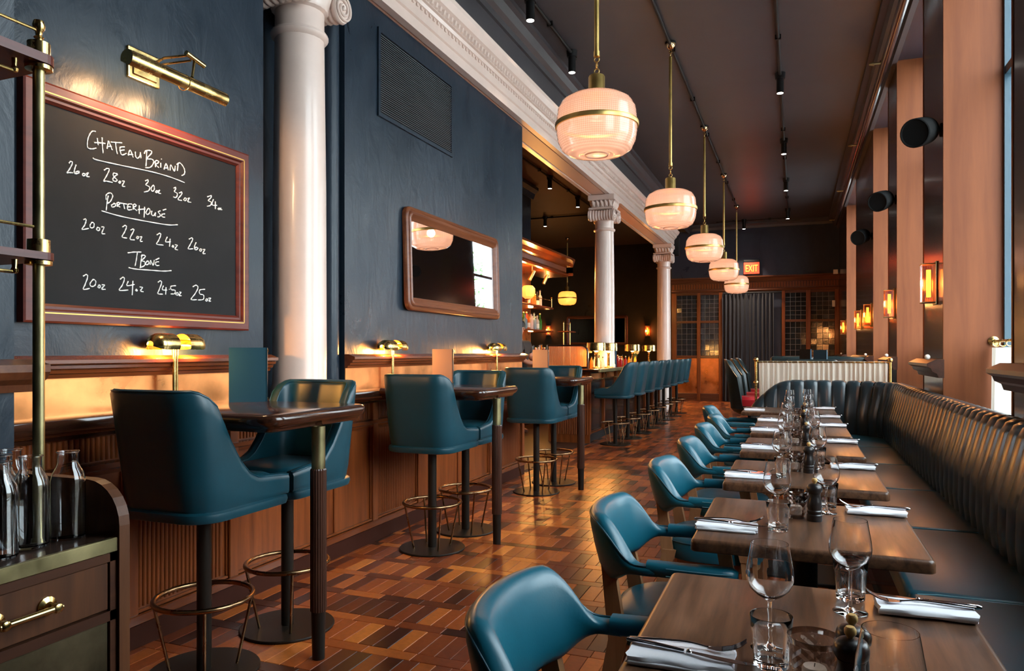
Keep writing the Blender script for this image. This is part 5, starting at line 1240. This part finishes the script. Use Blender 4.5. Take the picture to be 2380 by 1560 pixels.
# ------------------------------------------------------------------ captain's chairs
def make_chair():
    t = thing('armchair', '', 'chair', (0, 0, 0))          # forward = +x
    def path(q):        # q 0..1 from left arm root round the back to right arm root
        a = radians(84) + q * radians(192)
        ca, sa = cos(a), sin(a)
        x = -0.06 + 0.165 * math.copysign(abs(ca) ** 0.86, ca); y = 0.248 * math.copysign(abs(sa) ** 0.86, sa)
        nrm = Vector((ca / 0.165, sa / 0.248)).normalized()
        return x, y, nrm.x, nrm.y
    P = []; n = 48
    for i in range(n + 1):
        q = i / n; x, y, nx, ny = path(q)
        c = abs(2 * q - 1)                    # 0 at the back centre, 1 at the arm roots
        e = max(0.0, min(1.0, (c - 0.40) / 0.44)); e = e * e * (3 - 2 * e)
        zt = 0.792 - 0.010 * c - 0.128 * e; zb = 0.578 + 0.046 * e
        th = 0.034 - 0.006 * e; lean = 0.045 * (1 - e)
        row = []
        for k in range(16):
            a = 2 * pi * k / 16; ca, sa = cos(a), sin(a)
            sx = math.copysign(abs(ca) ** 0.75, ca) * th; sz = math.copysign(abs(sa) ** 0.55, sa)
            z = (zt + zb) / 2 + sz * (zt - zb) / 2
            o = sx + lean * ((z - 0.62) / 0.2)
            row.append((x + nx * o, y + ny * o, z))
        P.append(row)
    mb = MB().grid(P, close_v=True); mb.f.append(tuple(range(16))[::-1]); o_ = n * 16; mb.f.append(tuple(range(o_, o_ + 16)))
    bk = obj('backrest', mb, m_teal, t, 60)
    obj('piping', MB().tube([Vector(r_[2]) + Vector((0, 0, 0.002)) for r_ in P], 0.0028, 6), m_tealdark, bk, 60)
    obj('stitching', MB().tube([Vector(r_[13]) + Vector((0, 0, 0.003)) for r_ in P], 0.0016, 5), m_seam, bk, 60)
    for s in (1, -1):
        x0, y0 = path(0)[0], path(0)[1] * s
        A = []
        pts = [(x0 - 0.03, y0 - 0.002 * s, 0), (x0 + 0.03, y0 + 0.003 * s, 0), (0.06, s * 0.252, 0), (0.15, s * 0.250, 0), (0.18, s * 0.248, 0), (0.198, s * 0.248, 0)]
        wd = [0.028, 0.031, 0.033, 0.036, 0.030, 0.010]
        for (px_, py_, _), w2 in zip(pts, wd):
            row = []
            for k in range(14):
                a = 2 * pi * k / 14; ca, sa = cos(a), sin(a)
                row.append((px_, py_ + math.copysign(abs(ca) ** 0.7, ca) * w2, 0.647 + math.copysign(abs(sa) ** 0.6, sa) * (0.022 if w2 > 0.02 else 0.012)))
            A.append(row)
        mb = MB().grid(A, close_v=True); mb.f.append(tuple(range(14))[::-1]); o_ = 5 * 14; mb.f.append(tuple(range(o_, o_ + 14)))
        ar = obj('armrest', mb, m_teal, t, 50)
        for zz, kx in ((0.636, 0), (0.658, 0)):
            obj('stitching', MB().tube([(px_, py_ + s * (w2 + 0.0005), zz) for (px_, py_, _), w2 in zip(pts[1:5], wd[1:5])], 0.0014, 5), m_seam, ar)
        # legs: tapered, splayed
        def leg(p0, p1, a0, a1):
            p0 = Vector(p0); p1 = Vector(p1); V = []
            for p, (ax, ay) in ((p0, a0), (p1, a1)): V += [p + Vector((-ax, -ay, 0)), p + Vector((ax, -ay, 0)), p + Vector((ax, ay, 0)), p + Vector((-ax, ay, 0))]
            return MB().add(V, [(0, 3, 2, 1), (4, 5, 6, 7), (0, 1, 5, 4), (1, 2, 6, 5), (2, 3, 7, 6), (3, 0, 4, 7)])
        obj('leg', leg((-0.255, s * 0.195, 0), (-0.16, s * 0.195, 0.42), (0.016, 0.014), (0.030, 0.018)), m_oak, t)
        obj('back_post', leg((-0.165, s * 0.19, 0.38), (-0.205, s * 0.165, 0.64), (0.028, 0.018), (0.020, 0.016)), m_oak, t)
        obj('leg', leg((0.20, s * 0.205, 0), (0.165, s * 0.205, 0.42), (0.014, 0.014), (0.022, 0.018)), m_oak, t)
        obj('arm_post', leg((0.165, s * 0.21, 0.40), (0.12, s * 0.246, 0.632), (0.022, 0.017), (0.024, 0.015)), m_oak, t)
    def disc(off, z):
        pts = []
        for k in range(32):
            a = 2 * pi * k / 32; ca, sa = cos(a), sin(a)
            pts.append((0.01 + (0.215 - off) * math.copysign(abs(ca) ** 0.72, ca), (0.232 - off) * math.copysign(abs(sa) ** 0.72, sa), z))
        return pts
    rows = [disc(o, z) for o, z in ((0.02, 0.375), (0.004, 0.382), (0.0, 0.40), (0.0, 0.445), (0.008, 0.462), (0.03, 0.472), (0.09, 0.480), (0.17, 0.484))]
    mb = MB().grid(rows, close_v=True); mb.f.append(tuple(range(32))[::-1]); o_ = 7 * 32; mb.f.append(tuple(range(o_, o_ + 32)))
    st_ = obj('seat', mb, m_teal, t, 50)
    obj('seat_piping', MB().tube([Vector(p) for p in disc(0.002, 0.455)], 0.003, 6, True), m_tealdark, st_, 60)
    obj('seat_rail', MB().prism([(p[0], p[1]) for p in disc(0.03, 0)], 'z', 0.335, 0.376), m_oak, t)
    return t
m_leg_keep = m_teal; m_teal = plain('teal_leather_baked_light', (0.003, 0.088, 0.132), 0.36, bmp=0.10, bscale=180, bdist=0.0015, var=0.12, vscale=4)  # lit copy of the teal leather, window light baked into its colour
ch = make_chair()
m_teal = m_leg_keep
CHG = "teal leather captain's chairs"
CHL = ['largest teal leather armchair, cut by the bottom edge of the picture', 'second teal leather armchair from the viewer', 'third teal leather armchair from the viewer', 'fourth teal leather armchair from the viewer', 'fifth teal leather armchair from the viewer', 'sixth teal leather armchair from the viewer', 'farthest teal leather armchair, by the curved banquette end']
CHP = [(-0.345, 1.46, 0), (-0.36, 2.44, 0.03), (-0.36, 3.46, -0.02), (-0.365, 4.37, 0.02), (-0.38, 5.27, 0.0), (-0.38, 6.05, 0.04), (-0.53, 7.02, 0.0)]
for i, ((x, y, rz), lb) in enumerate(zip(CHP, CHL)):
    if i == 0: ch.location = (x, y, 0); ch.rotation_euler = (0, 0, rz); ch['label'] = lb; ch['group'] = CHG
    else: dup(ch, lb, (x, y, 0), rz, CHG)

# ------------------------------------------------------------------ tableware
def glass_prof(out, th):
    inn = [(max(0.0, r - th), z) for r, z in out[::-1]]
    return out + inn
def make_wine():
    t = thing('wine_glass', '', 'wine glass', (0, 0, 0))
    bowl_o = [(0.0045, 0.088), (0.010, 0.092), (0.024, 0.100), (0.036, 0.112), (0.0415, 0.126), (0.0425, 0.138), (0.041, 0.153), (0.0375, 0.172), (0.0335, 0.195)]
    bowl_i = [(0.0325, 0.195), (0.0365, 0.172), (0.040, 0.153), (0.0415, 0.138), (0.0405, 0.126), (0.035, 0.113), (0.023, 0.1015), (0.008, 0.0945), (0, 0.094)]
    obj('bowl_and_stem', MB().lathe([(0, 0), (0.0335, 0.0), (0.0345, 0.0012), (0.033, 0.0024), (0.012, 0.0055), (0.0055, 0.011), (0.0036, 0.025), (0.0036, 0.075)] + bowl_o + bowl_i, 36), m_glass, t, 40)
    return t
def make_tumbler():
    t = thing('tumbler', '', 'tumbler', (0, 0, 0))
    fl = lambda i, z: -0.035 * (0.5 + 0.5 * cos(i * 2 * pi / 4)) if 0.008 < z < 0.062 else 0
    obj('glass_wall', MB().lathe([(0, 0.002), (0.026, 0.0), (0.0295, 0.003), (0.0305, 0.012), (0.0335, 0.060), (0.0345, 0.066), (0.0365, 0.088), (0.0358, 0.0895), (0.0348, 0.088), (0.0325, 0.066), (0.0308, 0.055), (0.0275, 0.016), (0.024, 0.012), (0, 0.011)], 48, rib=fl), m_glass, t, 35)
    return t
def make_tealight():
    t = thing('candle_holder', '', 'candle', (0, 0, 0))
    rows = []; n = 24
    for j2 in range(9):
        z = 0.010 + j2 * 0.0085; r = 0.031 + 0.010 * (j2 / 8)
        rows.append([(r * (1 + (0.035 if (i + j2) % 2 else -0.02)) * cos(2 * pi * (i + 0.0) / n), r * (1 + (0.035 if (i + j2) % 2 else -0.02)) * sin(2 * pi * i / n), z) for i in range(n)])
    mb = MB().grid(rows, close_v=True)
    obj('cut_glass_cup', mb, m_smoke2, t)
    obj('rim', MB().lathe([(0.0405, 0.078), (0.0425, 0.088), (0.0415, 0.0885), (0.0395, 0.079)], 24), m_smoke2, t, 50)
    obj('glass_foot', MB().lathe([(0, 0), (0.03, 0), (0.032, 0.004), (0.031, 0.011), (0, 0.011)], 24), m_smoke2, t, 40)
    cn = obj('candle', MB().lathe([(0, 0.012), (0.019, 0.012), (0.019, 0.036), (0.017, 0.039), (0, 0.038)], 18), m_wax, t, 40)
    obj('wick', MB().cyl((0, 0, 0.037), (0.001, 0, 0.044), 0.0008, n=5), m_black, cn)
    return t
m_smoke2 = thin_glass('cut_smoky_thin_glass', (0.62, 0.54, 0.50), 0.03, 1.3)
def make_mill():
    t = thing('pepper_mill', '', 'pepper mill', (0, 0, 0))
    obj('body', MB().lathe([(0, 0), (0.0235, 0), (0.024, 0.003), (0.024, 0.020), (0.021, 0.023), (0.023, 0.027), (0.023, 0.033), (0.0205, 0.036), (0.0235, 0.047), (0.0215, 0.064), (0.018, 0.076), (0.0175, 0.084), (0.0195, 0.090)], 28), m_mill, t, 35)
    obj('head', MB().lathe([(0.0195, 0.091), (0.0235, 0.097), (0.0245, 0.104), (0.0225, 0.113), (0.016, 0.119), (0.007, 0.121), (0, 0.121)], 28), m_mill, t, 50)
    obj('knob', MB().lathe([(0.004, 0.120), (0.0055, 0.124), (0.0085, 0.128), (0.0085, 0.134), (0.006, 0.138), (0, 0.1385)], 20, rib=lambda i, z: 0.05 * (i % 2)), m_boxwood, t, 40)
    return t
def make_napkin():
    t = thing('napkin', '', 'napkin', (0, 0, 0))
    P = []
    for i in range(11):
        x = -0.09 + 0.18 * i / 10; row = []
        for k in range(14):
            a = 2 * pi * k / 14; ca, sa = cos(a), sin(a)
            row.append((x + 0.003 * sin(k * 2 + 1), math.copysign(abs(ca) ** 0.55, ca) * (0.047 + 0.0015 * sin(i * 1.3)), 0.009 + math.copysign(abs(sa) ** 0.6, sa) * (0.009 + 0.001 * sin(i * 0.9 + k))))
        P.append(row)
    mb = MB().grid(P, close_v=True); mb.f.append(tuple(range(14))[::-1]); o_ = 140; mb.f.append(tuple(range(o_, o_ + 14)))
    obj('folded_cloth', mb, m_linen, t, 50)
    obj('fold_flap', MB().rbox(-0.088, 0.086, -0.050, -0.004, 0.0005, 0.0085, 0.003, 2), m_linen, t, 50)
    return t
def make_knife():
    t = thing('knife', '', 'knife', (0, 0, 0))
    obj('handle', MB().tube([(-0.115, 0, 0.004), (-0.108, 0, 0.0045), (-0.06, 0, 0.0045), (-0.008, 0, 0.004)], [0.003, 0.0052, 0.005, 0.0036], 10), m_steel, t, 50)
    obj('bolster', MB().ball((0.0, 0, 0.004), 0.0055, 10), m_steel, t, 60)
    bl_ = [(0.0, -0.004), (0.03, -0.0075), (0.08, -0.008), (0.105, -0.004), (0.118, 0.003), (0.10, 0.0055), (0.0, 0.005)]
    obj('blade', MB().prism(bl_, 'z', 0.0032, 0.0046), m_steel, t)
    return t
def make_fork():
    t = thing('fork', '', 'fork', (0, 0, 0))
    obj('handle', MB().tube(spline([(-0.105, 0, 0.004), (-0.05, 0, 0.0075), (0.0, 0, 0.009), (0.035, 0, 0.004)], 5), [0.0035] * 6 + [0.0028] * 5 + [0.0022] * 4 + [0.003], 8), m_steel, t, 50)
    P = []
    for i in range(6):
        q = i / 5; x = 0.033 + 0.027 * q; z = 0.0035 + 0.001 * q; w2 = 0.0035 + 0.0075 * min(1, q * 1.6)
        P.append([(x, -w2, z), (x, w2, z), (x, w2, z - 0.0015), (x, -w2, z - 0.0015)])
    obj('shoulder', MB().grid(P, close_v=True), m_steel, t)
    for k in range(4):
        y = (k - 1.5) * 0.0062
        obj('tine', MB().tube([(0.058, y, 0.004), (0.075, y * 0.97, 0.008), (0.092, y * 0.95, 0.017), (0.10, y * 0.94, 0.024)], [0.0018, 0.0016, 0.0014, 0.0008], 6), m_steel, t, 50)
    return t
wine = make_wine(); tumb = make_tumbler(); teal_ = make_tealight(); mill = make_mill(); nap = make_napkin(); knf = make_knife(); frk = make_fork()
protos = dict(wine=wine, tumb=tumb, tea=teal_, mill=mill, nap=nap, knife=knf, fork=frk)
GR = dict(wine='wine glasses on the dining tables', tumb='ribbed tumblers on the dining tables', tea='cut glass candle holders', mill='black pepper mills', nap='folded white napkins', knife='steel table knives', fork='steel table forks')
usedp = set()
def put(kind, label, x, y, z, rz=0.0):
    p = protos[kind]
    if kind not in usedp:
        usedp.add(kind); p.location = (x, y, z); p.rotation_euler = (0, 0, rz); p['label'] = label; p['group'] = GR[kind]; return p
    return dup(p, label, (x, y, z), rz, GR[kind])
ZTBL = 0.7502
for i, (nm, a, b) in enumerate(TABLES):
    ft = a
    left, right = 'on the chair side of the %s' % nm, 'on the banquette side of the %s' % nm
    jx = random.uniform(-0.008, 0.008)
    if i > 0:
        lx = -0.195 if i < 7 else -0.36
        ly = ft + 0.17
        put('nap', 'folded white napkin ' + left, lx + jx, ly, ZTBL, radians(2))
        put('knife', 'steel knife lying on the napkin ' + left, lx + 0.015 + jx, ly - 0.012, ZTBL + 0.0185, radians(-9))
        put('fork', 'steel fork lying on the napkin ' + left, lx + 0.01 + jx, ly + 0.018, ZTBL + 0.0185, radians(3))
        put('wine', 'wine glass ' + left, -0.05 + jx, ft + 0.285, ZTBL)
        put('tumb', 'ribbed tumbler ' + left, -0.045 + jx, ft + (0.205 if i < 7 else 0.16), ZTBL)
        rx, ry = 0.252, b - 0.105
        put('nap', 'folded white napkin ' + right, rx, ry, ZTBL, radians(182))
        put('knife', 'steel knife lying on the napkin ' + right, rx - 0.01, ry + 0.014, ZTBL + 0.0185, radians(176))
        put('fork', 'steel fork lying on the napkin ' + right, rx - 0.012, ry - 0.008, ZTBL + 0.0185, radians(184))
        put('wine', 'wine glass ' + right, 0.102 + jx, b - 0.155, ZTBL)
        put('tumb', 'ribbed tumbler ' + right, 0.108 + jx, b - 0.068, ZTBL)
        if 1 < i < 7:
            put('tea', 'cut glass candle holder on the %s' % nm, 0.005 + jx, ft + 0.415, ZTBL)
            put('mill', 'black pepper mill on the %s' % nm, 0.062 + jx, ft + 0.385, ZTBL)
        elif i == 1:
            put('tea', 'cut glass candle holder on the nearest full table, at the bottom edge', 0.028, ft + 0.135, ZTBL)
            put('mill', 'black pepper mill standing farther back of the pair at the bottom edge', 0.082, ft + 0.112, ZTBL)
            put('mill', 'black pepper mill standing nearer of the pair at the bottom edge', 0.076, ft + 0.055, ZTBL)
    else:
        put('wine', 'wine glass closest to the viewer, cut by the bottom edge', 0.112, 1.035, ZTBL)

# ------------------------------------------------------------------ seating area behind the curtain screen
m_booth = plain('black_green_leather', (0.010, 0.022, 0.024), 0.28, bmp=0.08, bscale=120, bdist=0.0015)
def swivel(label, loc, rz):
    t = thing('high_back_chair', label, 'chair', loc, rz, 'dark chairs with red seats by the far curtain')
    P = []
    for i in range(13):
        q = -1 + 2 * i / 12; a = q * 1.25; row = []
        for k in range(9):
            v = k / 8; z = 0.56 + 0.64 * v - 0.05 * q * q * v - (0.32 * max(0, abs(q) - 0.45) * v)
            rr = 0.24 + 0.03 * v
            row.append((-rr * cos(a) - 0.06 * v, rr * sin(a) * (1 + 0.05 * v), z))
        P.append(row)
    Q = [[(x * 0.86, y * 0.86, z - 0.006) for x, y, z in r_] for r_ in P]
    mb = MB().grid(P); mb.grid(Q)
    edge = [r_[-1] for r_ in P]; edge2 = [r_[-1] for r_ in Q]
    mb.grid([edge, edge2]); mb.grid([P[0], Q[0]]); mb.grid([P[-1], Q[-1]])
    sh = obj('shell_back', mb, m_booth, t, 50)
    obj('piping', MB().tube([Vector(p) for p in edge], 0.006, 6), m_bronze, sh)
    obj('seat', MB().lathe([(0, 0.55), (0.20, 0.55), (0.235, 0.58), (0.235, 0.68), (0.20, 0.715), (0, 0.72)], 24), m_redvinyl, t, 40)
    obj('under_shell', MB().lathe([(0, 0.47), (0.12, 0.47), (0.21, 0.52), (0.245, 0.56), (0.245, 0.60)], 24), m_booth, t, 40)
    obj('pole', MB().cyl((0, 0, 0.02), (0, 0, 0.5), 0.03), m_black, t, 40)
    obj('base_disc', MB().lathe([(0, 0), (0.21, 0), (0.21, 0.012), (0, 0.02)], 28), m_black, t, 40)
swivel('nearest dark high-back chair with red seat beside the curtain screen', (-0.56, 10.0, 0), 0)
swivel('middle dark high-back chair with red seat before the far curtain', (-0.56, 10.95, 0), 0)
swivel('farthest dark high-back chair with red seat before the far curtain', (-0.56, 12.0, 0), 0)
def high_table(label, y):
    t = thing('high_table', label, 'table', (0.22, y, 0), group='tables behind the curtain screen')
    obj('table_top', MB().rbox(-0.50, 0.45, -0.33, 0.33, 1.03, 1.065, 0.008, 2), m_darkwood, t)
    obj('pedestal', MB().cyl((0, 0, 0.02), (0, 0, 1.03), 0.04, n=14), m_black, t, 40); obj('foot_plate', MB().rbox(-0.2, 0.2, -0.2, 0.2, 0, 0.02, 0.005, 1), m_black, t)
high_table('nearer dark high table behind the curtain screen', 10.45); high_table('farther dark high table behind the curtain screen', 12.0)
menu('bright teal menu standing behind the curtain screen', (0.30, 10.3, 1.065), radians(-25), 0.17, 0.26, m_tealboard, m_tealboard)
menu('dark menu standing left of the bright teal one behind the screen', (0.12, 10.55, 1.065), radians(-25), 0.15, 0.27, m_black, m_black)
for (x, y, lb) in ((-0.05, 11.25, 'dark curved booth back behind the curtain screen, left one'), (0.18, 9.5, 'dark curved booth back just behind the cream curtain, low middle one'), (0.66, 11.25, 'dark curved booth back behind the curtain screen, right of the menus')):
    t = thing('booth_seat', lb, 'booth', (x, y, 0), 0, 'dark booth seats behind the screen')
    hh = 1.24 if y > 10 else 1.21
    obj('back', MB().rbox(-0.30, 0.30, -0.06, 0.06, 0.45, hh, 0.055, 4), m_booth, t, 50)
    obj('seat', MB().rbox(-0.30, 0.30, 0.04, 0.42, 0.55, 0.72, 0.03, 3), m_booth, t, 50)
    obj('base', MB().box(-0.26, 0.26, -0.04, 0.38, 0.0, 0.56), m_darkwood_z, t)
